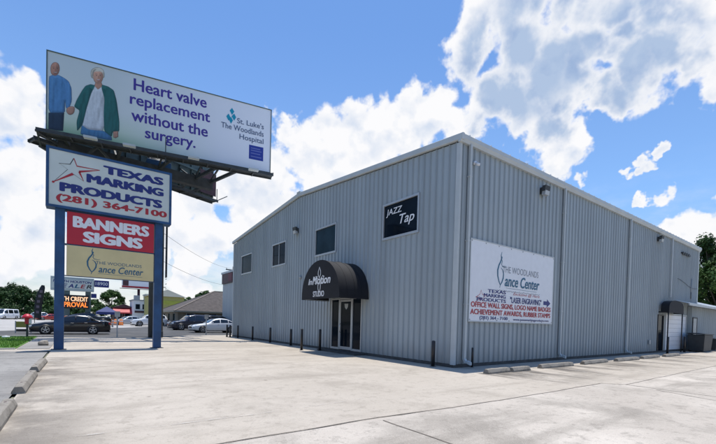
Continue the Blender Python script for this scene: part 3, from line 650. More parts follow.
# white banner screwed to the eave wall
bn = thing('wall_banner', 'white printed dance center banner on the right wall by the near corner', 'sign', (.62, -.06, 1.63))
W, Hh = 5.74, 2.90
mb = MB(); mb.box(0, W, -.02, .02, 0, Hh); mb.build('panel', M['white'], bn)
mb = MB()
for x0, x1, z0, z1 in ((-.02, W+.02, -.02, .02), (-.02, W+.02, Hh-.02, Hh+.02), (-.02, .02, .02, Hh-.02), (W-.02, W+.02, .02, Hh-.02)): mb.box(x0, x1, -.03, .021, z0, z1)
mb.build('edge_trim', M['trim'], bn)
for z in (.06, Hh-.06):
    for i in range(8):
        mb = MB(); mb.cyl((.06+i*.803, -.022, z), (.06+i*.803, -.034, z), .022, 8); mb.build('fixing', M['galv'], bn)
fb = frame((0, -.02, 0), (1, 0, 0), (0, 0, 1), (0, -1, 0))
def dancer(mb, fr, x, y, s, off=.006):
    """one-line dancer whose curve makes the D of Dance"""
    P = lambda q: [(x+a*s, y+b*s) for a, b in q]
    mb.stroke(P([(.10, 1.0), (.07, .9), (.09, .80), (.05, .72), (-.02, .62), (-.07, .48), (-.06, .32), (.0, .18), (.07, .08), (.05, .0)]), [.012*s, .03*s, .045*s, .045*s, .05*s, .055*s, .05*s, .04*s, .03*s, .012*s], fr, off)
    mb.stroke(P([(.07, .08), (.14, .16), (.20, .28), (.21, .40), (.16, .50), (.08, .56)]), [.025*s, .04*s, .048*s, .04*s, .03*s, .01*s], fr, off+.001)
    mb.stroke(P([(.09, .80), (.13, .74), (.10, .66), (.14, .60), (.24, .58), (.34, .60)]), [.02*s, .025*s, .02*s, .02*s, .015*s, .008*s], fr, off+.002)
    mb.poly(P([(.10+.028*math.cos(k*.7), .84+.035*math.sin(k*.7)) for k in range(9)]), fr, off+.003)
mb = MB(); dancer(mb, fb, 1.72, 1.30, 1.36); mb.build('dancer_emblem', M['teal'], bn)
mb = MB(); mb.stroke([(2.2, 1.32), (4.4, 1.30)], .012, fb, .006); mb.build('underline', M['teal'], bn)
lines(bn, M['teal'], fb, [('ance Center', 2.10, 1.38, 2.5, .44, .006, .022, .22)])
gl = mat('grey_lettering', (.22, .24, .27), .5, var=.05)
lines(bn, gl, fb, [('THE WOODLANDS', 1.95, 1.90, 2.55, .25, .006, -.002)])
mb = MB(); mb.stroke([(1.6+i*.05, 1.20+.02*math.sin(i*2.1)+.012*math.sin(i*5.3)) for i in range(62)], .016, fb, .006)
mb.build('small_print', gl, bn)
lines(bn, M['letter_blue'], fb, [('TEXAS', 1.05, 1.07, 1.15, .13, .006, .03), ('MARKING', .82, .905, 1.38, .13, .006, .03), ('PRODUCTS', .42, .74, 1.8, .13, .006, .03),
    ('"LASER ENGRAVING"', 2.5, .76, 2.30, .24, .006, .022), ('(281) 364 - 7100', .62, .045, 1.75, .16, .006, .02), ('www.texasmarkingproducts.com', 2.75, .05, 2.7, .12, .006, .010)])
mb = MB(); mb.poly([(4.98, .80), (5.26, .80), (5.26, .70), (5.56, .88), (5.26, 1.06), (5.26, .96), (4.98, .96)], fb, .006); mb.build('arrow', M['letter_blue'], bn)
lines(bn, M['letter_red'], fb, [('OFFICE WALL SIGNS, LOGO NAME BADGES', .10, .48, 5.5, .225, .007, .03), ('ACHIEVEMENT AWARDS, RUBBER STAMPS', .08, .22, 5.5, .225, .007, .03), ('Exclusive @ Here', 2.7, 1.04, 1.95, .15, .006, -.002, .35)])
mb = MB(); star5 = [(.36, .86), (.60, .98), (.66, 1.14), (.74, .98), (1.02, .95), (.80, .88), (.84, .72), (.70, .84), (.36, .70), (.60, .90)]
mb.stroke(star5+[star5[0]], .018, fb, .005); mb.build('star_emblem', M['letter_red'], bn)

# ------------------------------------------------------------------ bollards and wheel stops
def bollard(x, y, h, r, label):
    t = thing('bollard', label, 'bollard', (x, y, 0), 0, 'black pipe bollards round the metal building')
    mb = MB(); mb.smooth = True
    mb.tube([(0, 0, -.05), (0, 0, h), (0, 0, h+r*.35), (0, 0, h+r*.5)], [r, r, r*.75, r*.2], 14); mb.build('pipe', M['black'], t)
    mb = MB(); mb.cyl((0, 0, -.04), (0, 0, .012), r*1.8, 14); mb.build('footing', M['slab'], t)
for x, y, h, l in ((-.75, 22.6, .95, 'black bollard farthest left, standing clear of the far end of the gable wall'),
                   (-.72, 21.9, .95, 'black bollard second from the left, just short of the far corner of the gable wall'),
                   (-.5, 20.7, .95, 'black bollard on the gable wall under the farthest window'),
                   (-.5, 17.6, .95, 'black bollard on the gable wall below the gap left of the mullioned window'),
                   (-.42, 14.7, .95, 'black bollard on the gable wall below the mullioned window'),
                   (-.42, 11.7, .95, 'black bollard on the gable wall straight below the wall lamp'),
                   (-1.34, 8.6, 1.05, 'black bollard standing out from the wall at the left front of the arched awning'),
                   (-.66, 7.95, 1.05, 'black bollard at the left jamb of the glazed entrance'),
                   (-.36, .62, .88, 'black bollard on the gable wall near the downspout corner'),
                   (.80, -.16, .68, 'short thin black bollard against the wall just right of the near corner downspout'),
                   (19.04, -.85, 1.05, 'black bollard left of the side door under the small awning'),
                   (23.1, -.7, 1.05, 'black bollard in front of the white overhead door, beside the bins')):
    bollard(x, y, h, .065 if h > .7 else .035, l)
def wheel_stop(loc, length, rz, label, seed):
    w, h = .21, .15; rnd = random.Random(seed)
    bm = bmesh.new(); n = 14; rows = []
    pr = [(-w/2, 0), (-w/2, .05), (-w*.30, h*.93), (-w*.22, h), (w*.22, h), (w*.30, h*.93), (w/2, .05), (w/2, 0)]
    for i in range(n+1):
        x = -length/2+length*i/n; e = 0 if 0 < i < n else .012
        rows.append([bm.verts.new((x+rnd.uniform(-1, 1)*(.012 if e else .0), y*(1-e*3)+rnd.uniform(-.004, .004), max(0, z-e*1.2)+(rnd.uniform(-.004, .003) if z else 0))) for y, z in pr])
    for i in range(n):
        for k in range(7): bm.faces.new((rows[i][k], rows[i+1][k], rows[i+1][k+1], rows[i][k+1]))
    bm.faces.new(rows[0]); bm.faces.new(rows[-1][::-1])
    mb = MB().bm(bm); t = thing('wheel_stop', label, 'wheel stop', loc, rz, 'concrete wheel stops')
    mb.build('block', M['stop'], t)
    mb = MB()
    for x in (-length*.33, length*.33): mb.cyl((x, 0, h-.02), (x, 0, h+.004), .018, 8)
    mb.build('anchor_pin', M['steel_red'], t)
for k, (a, b, l) in enumerate(((-.30, .92, 'short broken concrete wheel stop nearest the building corner'), (.98, 2.0, 'second short wheel stop, butted end to end with the broken one by the building corner'),
                  (2.95, 5.2, 'concrete wheel stop in front of the first long downspout right of the banner'), (6.15, 8.5, 'concrete wheel stop right after the one at the first long downspout'),
                  (9.35, 11.85, 'concrete wheel stop short of the second long downspout, left of the side door'), (12.55, 15.1, 'concrete wheel stop in front of the second long downspout'),
                  (15.8, 18.4, 'farthest concrete wheel stop, before the side door with the small awning'))):
    wheel_stop(((a+b)/2, -1.52+random.uniform(-.05, .05), 0), b-a, rad(random.uniform(-1.5, 1.5)), l, k)
for k, (a, b, l) in enumerate(((-2.7, -.5, 'large weathered wheel stop cut by the left picture edge, nearest of the row'), (.66, 3.35, 'weathered wheel stop in the middle of the row on the left'), (3.95, 6.5, 'farthest wheel stop of the left row, towards the blue sign posts'))):
    wheel_stop((-11.33, (a+b)/2, 0), b-a-.1, rad(90+random.uniform(-1, 1)), l, 20+k)
wheel_stop((-13.9, 9.6, 0), 1.7, rad(88), 'small sliver of a wheel stop at the left edge near the grass', 31)

# ------------------------------------------------------------------ blue two-post sign
ps = thing('pole_sign', 'tall blue two-post sign with white star cabinet, red panel and tan panel', 'sign', (-9.25, 11.76, 0))
fs_ = frame((0, -.16, 0), (1, 0, 0), (0, 0, 1), (0, -1, 0))
for x in (-1.87, 1.82):
    mb = MB(); mb.box(x-.165, x+.165, -.16, .16, -.05, 5.9, .012); p = mb.build('post', M['sign_blue'], ps)
    mb = MB(); mb.box(x-.26, x+.26, -.25, .25, -.04, .02, .006); mb.build('base_plate', M['steel'], p)
mb = MB(); x0, x1, z0, z1 = -2.33, 2.32, 5.88, 8.32; w = .10
mb.box(x0, x1, -.30, .30, z0, z0+w); mb.box(x0, x1, -.30, .30, z1-w, z1); mb.box(x0, x0+w, -.30, .30, z0+w, z1-w); mb.box(x1-w, x1, -.30, .30, z0+w, z1-w)
cab = mb.build('sign_cabinet', M['sign_blue'], ps)
mb = MB(); mb.box(x0+w-.01, x1-w+.01, -.275, .275, z0+w-.01, z1-w+.01); mb.build('sign_face', M['offwhite'], cab)
fc = frame((x0+w, -.275, z0+w), (1, 0, 0), (0, 0, 1), (0, -1, 0)); FW, FH = x1-x0-2*w, z1-z0-2*w
lines(cab, M['letter_blue'], fc, [('TEXAS', FW*.411, FH*.745, FW*.532, FH*.16, .006, .075), ('MARKING', FW*.279, FH*.515, FW*.666, FH*.165, .006, .075), ('PRODUCTS', FW*.076, FH*.262, FW*.858, FH*.17, .006, .075)])
lines(cab, M['letter_red'], fc, [('(281) 364-7100', FW*.052, FH*.05, FW*.928, FH*.165, .006, .045)])
fx = lambda a, b: (FW*a, FH*b)
# the star: thin outlines thickening into brush strokes
S_ = dict(top=(.181, .911), ir=(.205, .778), tr=(.385, .79), r2=(.222, .683), lr=(.258, .52), ib=(.176, .621), ll=(.031, .406), il=(.136, .683), lu=(.072, .763), iu=(.153, .785))
mb = MB()
for q, ws in ((('top', 'ir', 'tr'), (.03, .05, .02)), (('tr', 'r2'), (.015, .085)), (('r2', 'lr'), (.075, .012)), (('ib', 'll'), (.10, .022))): mb.stroke([fx(*S_[p]) for p in q], list(ws), fc, .008)
mb.poly([(FW*.031+.045*math.cos(k*.6), FH*.406+.045*math.sin(k*.6)) for k in range(10)], fc, .009)
mb.build('star_emblem', M['letter_red'], cab)
mb = MB(); mb.stroke([fx(*S_[p]) for p in ('ll', 'il', 'lu', 'iu', 'top')], [.012, .016, .03, .028, .032], fc, .006); mb.stroke([fx(*S_[p]) for p in ('lr', 'ib')], [.01, .012], fc, .006)
mb.build('star_outline', M['steel'], cab)
for nm, z0, z1, m in (('red_panel', 4.47, 5.82, 'red'), ('tan_panel', 3.14, 4.42, 'tan')):
    mb = MB(); mb.box(-1.64, 1.62, -.13, .13, z0, z1, .01); pn = mb.build(nm, M[m], ps)
    fp = frame((-1.64, -.13, z0), (1, 0, 0), (0, 0, 1), (0, -1, 0)); hh = z1-z0
    mb = MB()
    if nm == 'red_panel':
        lines(pn, M['white_letter'], fp, [('BANNERS', .20, hh*.53, 2.86, hh*.36, .006, .065), ('SIGNS', .55, hh*.09, 2.25, hh*.36, .006, .065)])
    else:
        dancer(mb, fp, .80, .12, 1.12); mb.stroke([(1.1, .17), (2.8, .15)], .012, fp, .006); mb.build('dancer_emblem', M['teal'], pn)
        lines(pn, M['teal'], fp, [('ance Center', 1.12, .22, 1.72, .31, .006, .016, .25), ('THE WOODLANDS', 1.02, .58, 1.75, .13, .006, .0)])
    mb = MB()
    for zz in (z0-.025, z1): mb.box(-1.70, 1.655, -.10, .10, zz, zz+.03)
    mb.build('panel_rail', M['sign_blue'], pn)
mb = MB(); mb.box(1.985, 2.08, -.08, .08, .52, .80, .01); mb.build('switch_box', M['steel'], ps)

# ------------------------------------------------------------------ V-shaped billboard on one pole
bb = thing('billboard', 'huge V-shaped billboard on a single pole advertising heart valve replacement, above the blue sign', 'billboard', (-6.04, 21.8, 0))
def wl(x, y, z): return Vector((x+6.04, y-21.8, z))
mb = MB(); mb.smooth = True; mb.cyl((0, 0, -.1), (0, 0, 12.6), .47, 24); mb.build('pole', M['steel'], bb)
mb = MB()
for z in range(8, 26): mb.bar((.62, -.25, z*.35+.7), (.62, .15, z*.35+.7), .035)
for y in (-.25, .15): mb.bar((.62, y, 4.3), (.62, y, 10.2), .06)
for z in (3.6, 6.4, 9.2): mb.bar((.4, -.05, z), (.62, -.05, z), .05)
mb.build('ladder', M['steel'], bb)
PW, PH = 12.80, 4.42
dL = Vector((.52+12.03, 17.75-19.97, 0)).normalized()
oL = wl(-12.03, 19.97, 12.10); nL = Vector((dL.y, -dL.x, 0))
fbb = frame(oL, dL, (0, 0, 1), nL)
mb = MB(); mb.obox(fbb(0, 0, -.22), dL*PW, (0, 0, PH), nL*.22)
face = mb.build('billboard_face', None or mat('printed_backdrop', (.48, .55, .58), .5, var=.05, scale=.25), bb)
# the printed backdrop itself fades from blue-grey paper to pale green meadow
Mg = face.data.materials[0]; nt = Mg.node_tree; b_ = nt.nodes['Principled BSDF']
tc = nt.nodes.new('ShaderNodeTexCoord'); sp = nt.nodes.new('ShaderNodeSeparateXYZ'); nt.links.new(tc.outputs['Object'], sp.inputs[0])
def ramp_(v, a, b, stops):
    mr = nt.nodes.new('ShaderNodeMapRange'); nt.links.new(v, mr.inputs[0]); mr.inputs[1].default_value = a; mr.inputs[2].default_value = b
    r = nt.nodes.new('ShaderNodeValToRGB'); r.color_ramp.elements[0].position = stops[0][0]; r.color_ramp.elements[0].color = (*stops[0][1], 1)
    r.color_ramp.elements[1].position = stops[-1][0]; r.color_ramp.elements[1].color = (*stops[-1][1], 1)
    for p, c in stops[1:-1]: e = r.color_ramp.elements.new(p); e.color = (*c, 1)
    nt.links.new(mr.outputs[0], r.inputs[0]); return r.outputs[0]
vz = ramp_(sp.outputs['Z'], 12.1, 16.5, [(.0, (.30, .46, .28)), (.16, (.52, .62, .50)), (.42, (.60, .65, .64)), (1, (.54, .61, .63))])
vx = ramp_(sp.outputs['X'], -6, 6.5, [(.25, (0, 0, 0)), (.75, (1, 1, 1))])
mx = nt.nodes.new('ShaderNodeMix'); mx.data_type = 'RGBA'; nt.links.new(vx, mx.inputs[0]); nt.links.new(vz, mx.inputs[6]); mx.inputs[7].default_value = (.72, .75, .82, 1)
nt.links.new(mx.outputs[2], b_.inputs['Base Color'])
mb = MB()
for a, b, c, d in ((-.05, PW+.05, -.06, -.0), (-.05, PW+.05, PH, PH+.05)): mb.obox(fbb(a, c, -.26), dL*(b-a), (0, 0, d-c), nL*.30)
for a in (-.05, PW): mb.obox(fbb(a, 0, -.26), dL*.05, (0, 0, PH), nL*.30)
mb.build('border_trim', M['steel_green'], bb)
fart = frame(fbb(0, PH), dL*PW, Vector((0, 0, -PH)), nL)
ART = [('mshirt', (.07, .20, .40), [(.0056, .3252), (.0194, .292), (.0399, .2739), (.0564, .2894), (.0773, .3225), (.0882, .4041), (.0899, .5696), (.0798, .6839), (.0681, .6782), (.0647, .5902), (.0647, .7473), (.0056, .7943)]),
 ('mtr', (.012, .03, .06), [(.0056, .7884), (.0622, .7433), (.0589, .9873), (.0333, .995), (.0056, .995)]),
 ('mhead', (.42, .21, .145), [(.0113, .1856), (.0194, .1333), (.0317, .116), (.0415, .134), (.0448, .1942), (.0399, .2558), (.03, .2976), (.017, .2942), (.0113, .2604)])]
ART2 = [('jeans', (.05, .16, .30), [(.1282, .8531), (.1542, .8949), (.2161, .877), (.2459, .9364), (.2477, .9882), (.1239, .995)]),
 ('hair', (.56, .52, .42), [(.1640, .205), (.1605, .1755), (.1620, .1125), (.1725, .0624), (.1893, .0380), (.2061, .0450), (.2135, .089), (.2141, .1503), (.2098, .1619), (.1691, .2033)]),
 ('neck', (.42, .22, .15), [(.1805, .2428), (.2009, .2192), (.2098, .2922), (.1893, .3527), (.1726, .3235)]),
 ('shirt', (.52, .55, .58), [(.1603, .3339), (.1761, .3021), (.1893, .3403), (.2071, .2759), (.2161, .3118), (.2161, .877), (.1542, .9011), (.1282, .8593), (.1455, .6162), (.1542, .4557)]),
 ('face', (.52, .29, .20), [(.1691, .1356), (.1761, .1078), (.2009, .086), (.2089, .1162), (.2089, .1782), (.2009, .2378), (.1893, .2662), (.1787, .2566), (.1708, .2203)]),
 ('jacket', (.014, .105, .095), [(.1603, .2908), (.1779, .2913), (.1629, .4178), (.1473, .6148), (.1325, .8468), (.1111, .9545), (.1086, .8285), (.1197, .6735), (.0984, .6387), (.1086, .5391), (.1282, .4007), (.1412, .3286)]),
 ('jacket', (.014, .105, .095), [(.2045, .2595), (.2296, .2632), (.2523, .2973), (.2642, .4284), (.2762, .7013), (.2762, .8426), (.2496, .8713), (.2459, .9364), (.2161, .8833), (.2125, .6562), (.2152, .4368), (.2027, .3075)]),
 ('collar', (.02, .14, .125), [(.1603, .2908), (.1779, .2913), (.1717, .3551), (.1568, .3368)]), ('collar', (.02, .14, .125), [(.2045, .2595), (.2224, .263), (.2188, .3158), (.2062, .3014)]),
 ('hand', (.42, .22, .15), [(.2523, .8599), (.2716, .8428), (.2725, .9174), (.2614, .9441), (.2523, .9381)]),
 ('hand', (.38, .20, .14), [(.0714, .6755), (.0899, .6364), (.1026, .6444), (.0984, .7299), (.0815, .7644), (.0697, .7313)])]
FE = [('shade', (.36, .18, .12), [(.1995, .105), (.2089, .1162), (.2089, .1782), (.2009, .2378), (.1935, .258), (.2005, .20)]), ('brow', (.20, .13, .09), [(.1775, .137), (.1865, .128), (.1865, .134), (.1775, .143)]), ('brow', (.20, .13, .09), [(.1935, .122), (.2025, .116), (.2025, .122), (.1935, .128)]),
 ('eye', (.07, .04, .03), [(.1800, .152), (.1852, .148), (.1852, .157), (.1800, .160)]), ('eye', (.07, .04, .03), [(.1952, .140), (.2004, .136), (.2004, .145), (.1952, .149)]),
 ('nose', (.38, .19, .13), [(.1905, .150), (.1925, .149), (.1950, .178), (.1885, .183)]), ('lip', (.30, .08, .07), [(.1825, .206), (.1990, .193), (.1955, .219), (.1865, .226)]), ('teeth', (.66, .62, .58), [(.1840, .2075), (.1975, .197), (.1945, .208), (.1875, .215)]),
 ('hair', (.44, .41, .34), [(.1600, .15), (.1625, .10), (.1725, .065), (.1893, .036), (.190, .06), (.178, .085), (.1715, .13), (.1690, .19), (.1640, .20)]), ('lock', (.62, .60, .52), [(.176, .075), (.19, .045), (.205, .05), (.212, .09), (.203, .085), (.19, .075)]),
 ('crease', (.008, .06, .055), [(.2396, .36), (.243, .36), (.252, .80), (.246, .80)]), ('crease', (.008, .06, .055), [(.139, .42), (.142, .43), (.128, .66), (.124, .64)]), ('crease', (.40, .43, .47), [(.186, .40), (.189, .40), (.176, .84), (.170, .84)]), ('crease', (.40, .43, .47), [(.206, .46), (.208, .46), (.203, .82), (.199, .82)]),
 ('crease', (.025, .15, .135), [(.2290, .30), (.236, .31), (.239, .52), (.232, .50)]), ('crease', (.025, .15, .135), [(.1500, .33), (.155, .34), (.146, .52), (.141, .50)]), ('crease', (.006, .05, .045), [(.216, .44), (.219, .44), (.222, .86), (.217, .87)]), ('crease', (.006, .05, .045), [(.1625, .42), (.160, .44), (.138, .80), (.133, .86), (.147, .62)]), ('finger', (.30, .15, .10), [(.258, .87), (.2595, .87), (.261, .935), (.259, .935)])]
FM = [('shade', (.29, .135, .09), [(.0375, .125), (.0415, .134), (.0448, .1942), (.0399, .2558), (.0320, .292), (.0385, .22)]), ('brow', (.05, .03, .02), [(.018, .190), (.0255, .183), (.0255, .188), (.018, .195)]), ('brow', (.05, .03, .02), [(.0315, .178), (.039, .172), (.039, .177), (.0315, .183)]),
 ('eye', (.03, .02, .02), [(.0200, .204), (.0245, .2005), (.0245, .209), (.0200, .212)]), ('eye', (.03, .02, .02), [(.0330, .192), (.0375, .189), (.0375, .197), (.0330, .200)]), ('nose', (.31, .15, .10), [(.0275, .20), (.0295, .20), (.032, .225), (.026, .230)]),
 ('lip', (.16, .05, .04), [(.0205, .252), (.0370, .237), (.0330, .258), (.0245, .266)]), ('teeth', (.58, .54, .50), [(.0220, .253), (.0355, .241), (.0330, .250), (.0250, .257)]),
 ('crease', (.045, .13, .28), [(.030, .36), (.034, .36), (.040, .76), (.035, .76)]), ('crease', (.045, .13, .28), [(.060, .34), (.064, .36), (.068, .62), (.063, .60)]), ('crease', (.11, .27, .48), [(.012, .34), (.022, .32), (.024, .60), (.014, .62)]), ('crease', (.11, .27, .48), [(.072, .36), (.079, .39), (.082, .56), (.077, .58)]), ('collar', (.11, .28, .50), [(.0185, .292), (.029, .305), (.040, .275), (.042, .292), (.029, .325), (.017, .312)])]
import numpy as np
def printed_photo(name, u0, u1, nx, ny, layers):
    """the printed photograph of the pair: ink colours per grid point, with ink-free points left to the backdrop"""
    U, V = np.meshgrid(np.linspace(u0, u1, nx), np.linspace(0.004, .997, ny)); X, Y = U*PW, V*PH; rs = np.random.RandomState(4)
    def field(n, m_):
        g = rs.rand(n, m_); yi = np.linspace(0, n-1.001, ny); xi = np.linspace(0, m_-1.001, nx); a = yi.astype(int); b = xi.astype(int)
        fy = (yi-a)[:, None]; fx_ = (xi-b)[None, :]; fy = fy*fy*(3-2*fy); fx_ = fx_*fx_*(3-2*fx_)
        return (g[a][:, b]*(1-fx_)+g[a][:, b+1]*fx_)*(1-fy)+(g[a+1][:, b]*(1-fx_)+g[a+1][:, b+1]*fx_)*fy
    rgb = np.zeros((ny, nx, 3)); alpha = np.zeros((ny, nx)); px = (u1-u0)*PW/nx
    for nm, c, pts in layers:
        for _ in range(1 if len(pts) > 5 else 0):
            q = []
            for k in range(len(pts)):
                a, b = pts[k], pts[(k+1) % len(pts)]; w_ = .25 if nm in ('face', 'mhead', 'hair', 'hand', 'arm') else .12; q += [(a[0]*(1-w_)+b[0]*w_, a[1]*(1-w_)+b[1]*w_), (a[0]*w_+b[0]*(1-w_), a[1]*w_+b[1]*(1-w_))]
            pts = q
        P = np.array(pts)*[PW, PH]; d = np.full(X.shape, 9.); ins = np.zeros(X.shape, bool)
        for k in range(len(P)):
            a, b = P[k], P[(k+1) % len(P)]; e = b-a; t_ = np.clip(((X-a[0])*e[0]+(Y-a[1])*e[1])/(e@e+1e-12), 0, 1)
            d = np.minimum(d, np.hypot(X-a[0]-t_*e[0], Y-a[1]-t_*e[1]))
            cr = ((a[1] > Y) != (b[1] > Y)); ins ^= cr & (X < (b[0]-a[0])*(Y-a[1])/(b[1]-a[1]+1e-12)+a[0])
        sd_ = np.where(ins, d, -d); soft_ = nm in ('crease', 'shade')
        cov = np.clip(sd_/(px*(5 if soft_ else 1.4))+(.0 if soft_ else .5), 0, 1)*(.75 if soft_ else 1)
        Rb = {'face': .26, 'mhead': .26, 'hair': .12, 'shirt': .16, 'mshirt': .20, 'arm': .13, 'jacket': .15, 'jeans': .2, 'mtr': .2, 'neck': .12, 'hand': .10}.get(nm, 0)
        col = np.ones(rgb.shape)*np.array(c)
        if Rb:
            h = Rb*np.sqrt(np.clip(1-(1-np.clip(sd_, 0, Rb)/Rb)**2, 0, 1))
            cloth = nm in ('shirt', 'mshirt', 'arm', 'jacket', 'jeans', 'mtr')
            h = h+(field(7, 26)*.12+field(16, 40)*.035 if cloth else field(26, 30)*(.05 if nm == 'hair' else .008))
            gy, gx_ = np.gradient(h, Y[1, 0]-Y[0, 0], X[0, 1]-X[0, 0]); nz_ = 1/np.sqrt(1+gx_**2+gy**2)
            lam = np.clip((.40*gx_+.60*gy+.68)*nz_, 0.05, 1.3)
            col = col*(.62+.66*lam)[..., None]
            col *= (.94+.12*field(60, 60))[..., None]
        rgb = rgb*(1-cov[..., None])+col*cov[..., None]
        if not soft_: alpha = np.maximum(alpha, cov)
    vs = [fart(float(u), float(v), .006) for u, v in zip(U.ravel(), V.ravel())]; a_ = alpha.ravel(); fs = []
    for r in range(ny-1):
        for k in range(nx-1):
            o = r*nx+k
            if max(a_[o], a_[o+1], a_[o+nx], a_[o+nx+1]) > 0: fs.append((o, o+nx, o+nx+1, o+1))
    used = sorted({k for f in fs for k in f}); mp = {k: n_ for n_, k in enumerate(used)}
    mb = MB(); mb.add([vs[k] for k in used], [tuple(mp[k] for k in f) for f in fs])
    m_ = mat('photo_print', (.5, .5, .5), .5, var=.02); nt = m_.node_tree; at = nt.nodes.new('ShaderNodeAttribute'); at.attribute_name = 'ink'; b = nt.nodes['Principled BSDF']
    nt.links.new(at.outputs['Color'], b.inputs['Base Color']); nt.links.new(at.outputs['Alpha'], b.inputs['Alpha'])
    o = mb.build(name, m_, face); at_ = o.data.color_attributes.new('ink', 'FLOAT_COLOR', 'POINT')
    at_.data.foreach_set('color', np.concatenate([rgb, alpha[..., None]], 2).reshape(-1, 4)[used].astype(np.float32).ravel())
ARM = [('arm', (.075, .21, .42), [(.0520, .290), (.0660, .30), (.0790, .335), (.0882, .4041), (.0899, .5696), (.0798, .6839), (.0690, .6782), (.0700, .56), (.0640, .42), (.0560, .35)])]
printed_photo('printed_photo', 0.004, .29, 210, 230, ART[:2]+ARM+ART[2:]+FM+ART2+FE)
def bt(m_, t, u0, u1, vb, hgt, bold=.022): lines(face, m_, fbb, [(t, PW*u0, PH*(1-vb), PW*(u1-u0), PH*hgt, .008, bold)])
pu = M['purple']; bt(pu, 'Heart valve', .333, .664, .225, .165); bt(pu, 'replacement', .318, .682, .475, .205); bt(pu, 'without the', .325, .672, .655, .165); bt(pu, 'surgery.', .384, .614, .905, .155)
M['slate'] = mat('slate_lettering', (.09, .13, .22), .5, var=.04)
bt(M['slate'], "St. Luke's", .818, .962, .335, .085, .016); bt(M['slate'], 'The Woodlands', .737, .962, .455, .085, .016); bt(M['slate'], 'Hospital', .832, .962, .595, .107, .016)
mb = MB()
for a, b, q, w in ((.762, .27, .012, .010), (.779, .17, .012, .012), (.789, .25, .014, .010), (.775, .31, .012, .010)):
    mb.mat(0 if a < .79 else 1); mb.poly([(a, 1-b), (a+q, 1-b+.05), (a+q+w, 1-b), (a+q, 1-b-.06)], frame(fbb(0, 0), dL*PW, (0, 0, PH), nL), .008)
mb.build('cross_emblem', [mat('emblem_teal', (.0, .28, .42), .5, var=.05), mat('emblem_green', (.10, .36, .30), .5, var=.05)], face)
mb = MB(); mb.mat(0); sq = [(PW*.884, PH*.155), (PW*.962, PH*.155), (PW*.962, PH*.375), (PW*.884, PH*.375)]; mb.poly(sq, fbb, .008)
mb.mat(1)
for k, z in enumerate((.33, .295, .25, .20)): mb.stroke([(PW*.894, PH*z), (PW*(.952 if k % 2 else .945), PH*z)], .07, fbb, .012)
mb.build('blue_badge', [mat('badge_blue', (.015, .035, .27), .5, var=.05), mat('badge_print', (.12, .15, .42), .5, var=.05)], face)
# steelwork behind and below
def steel(name, segs, m, w=.12):
    mb = MB()
    for p, q, *k in segs: mb.bar(p, q, k[0] if k else w, k[1] if len(k) > 1 else None)
    return mb.build(name, M[m], bb)
zb = 12.1
B0, B1 = wl(-11.75, 21.47, 0), wl(-1.04, 26.2, 0); dB = (B1-B0).normalized(); nB = Vector((-dB.y, dB.x, 0)); BLn = (B1-B0).length
mb = MB(); mb.obox(B0+Vector((0, 0, 12.0)), dB*BLn, (0, 0, PH+.1), nB*.2)
for k in range(12): mb.obox(B0+dB*(k*BLn/11.2)+Vector((0, 0, 12.0))-nB*.14, dB*.07, (0, 0, PH), nB*.14)
for z in (12.25, 13.6, 15.0): mb.obox(B0+Vector((0, 0, z))-nB*.3, dB*BLn, (0, 0, .14), nB*.14)
mb.build('rear_face', M['steel_green'], bb)
mb = MB(); mb.obox(B0+dB*(BLn-1.6)+Vector((0, 0, 12.04))-nB*.32, dB*1.6, (0, 0, 1.9), nB*.02); mb.build('access_panel', M['steel_red'], bb)
segs = []
for k in range(9):
    a = fbb(.3+k*1.53, 0, -.3); segs.append((a, a+Vector((0, 0, PH)), .1, .14))
for z in (.3, 1.6, 3.0, 4.2): segs.append((fbb(0, z, -.42), fbb(PW, z, -.42), .12))
steel('stringers', segs, 'steel')
# torsion beam through the pole head and the arms that carry both faces
segs = [(wl(-11.6, 20.9, 11.55), wl(-2.4, 21.74, 11.55), .55, .7)]
for t_ in (.06, .28, .5, .72, .82):
    a = wl(-11.6+11*t_, 20.9+1.0*t_, 11.7); segs.append((a, fbb(PW*t_, -.25, -.35), .16, .2)); segs.append((a, B0+dB*BLn*t_+Vector((0, 0, 11.85)), .16, .2))
    segs.append((a, fbb(PW*t_, 1.8, -.35), .10)); segs.append((a, B0+dB*BLn*t_+Vector((0, 0, 13.4)), .10))
steel('support_arms', segs, 'steel')
mb = MB(); mb.box(-.75, .75, -.6, .6, 11.1, 12.3, .03); mb.cyl((0, 0, 12.3), (0, 0, 12.6), .3, 16); mb.build('pole_head', M['sign_blue'], bb)
def catwalk(name, o, d, n, L0, L1, z, dp, brackets):
    mb = MB(); z = Vector((0, 0, z)); o = o.copy(); o.z = 0
    for k in range(5): mb.obox(o+d*L0+n*(dp*k/5)+z, d*(L1-L0), n*(dp/5*.72), (0, 0, .05))
    mb.obox(o+d*L0+n*dp+z-Vector((0, 0, .08)), d*(L1-L0), n*.06, (0, 0, .20)); mb.obox(o+d*L0+z-n*.05-Vector((0, 0, .1)), d*(L1-L0), n*.06, (0, 0, .16))
    s = L0+.1
    while s < L1:
        mb.bar(o+d*s+z-n*.1-Vector((0, 0, .06)), o+d*s+z+n*(dp+.05)-Vector((0, 0, .06)), .07, .09)
        s += (L1-L0)/brackets
    return mb.build(name, M['steel'], bb)
catwalk('catwalk', oL, dL, nL, -.35, PW+.12, 11.72, .62, 9)
catwalk('catwalk', B0, dB, -nB, -1.3, BLn-.1, 11.55, .70, 8)
mb = MB(); mb.obox(fbb(0, -.34, -.10), dL*PW, (0, 0, .27), nL*.05); mb.build('apron', M['steel_green'], bb)
for s in (2.3, 4.2, 7.7, 11.4):
    mb = MB(); mb.bar(fbb(s, -.38, .6), fbb(s, -.52, 1.35), .05); mb.obox(fbb(s-.32, -.62, 1.25), dL*.64, (0, 0, .12), nL*.30); mb.build('floodlight', M['trim'], bb)
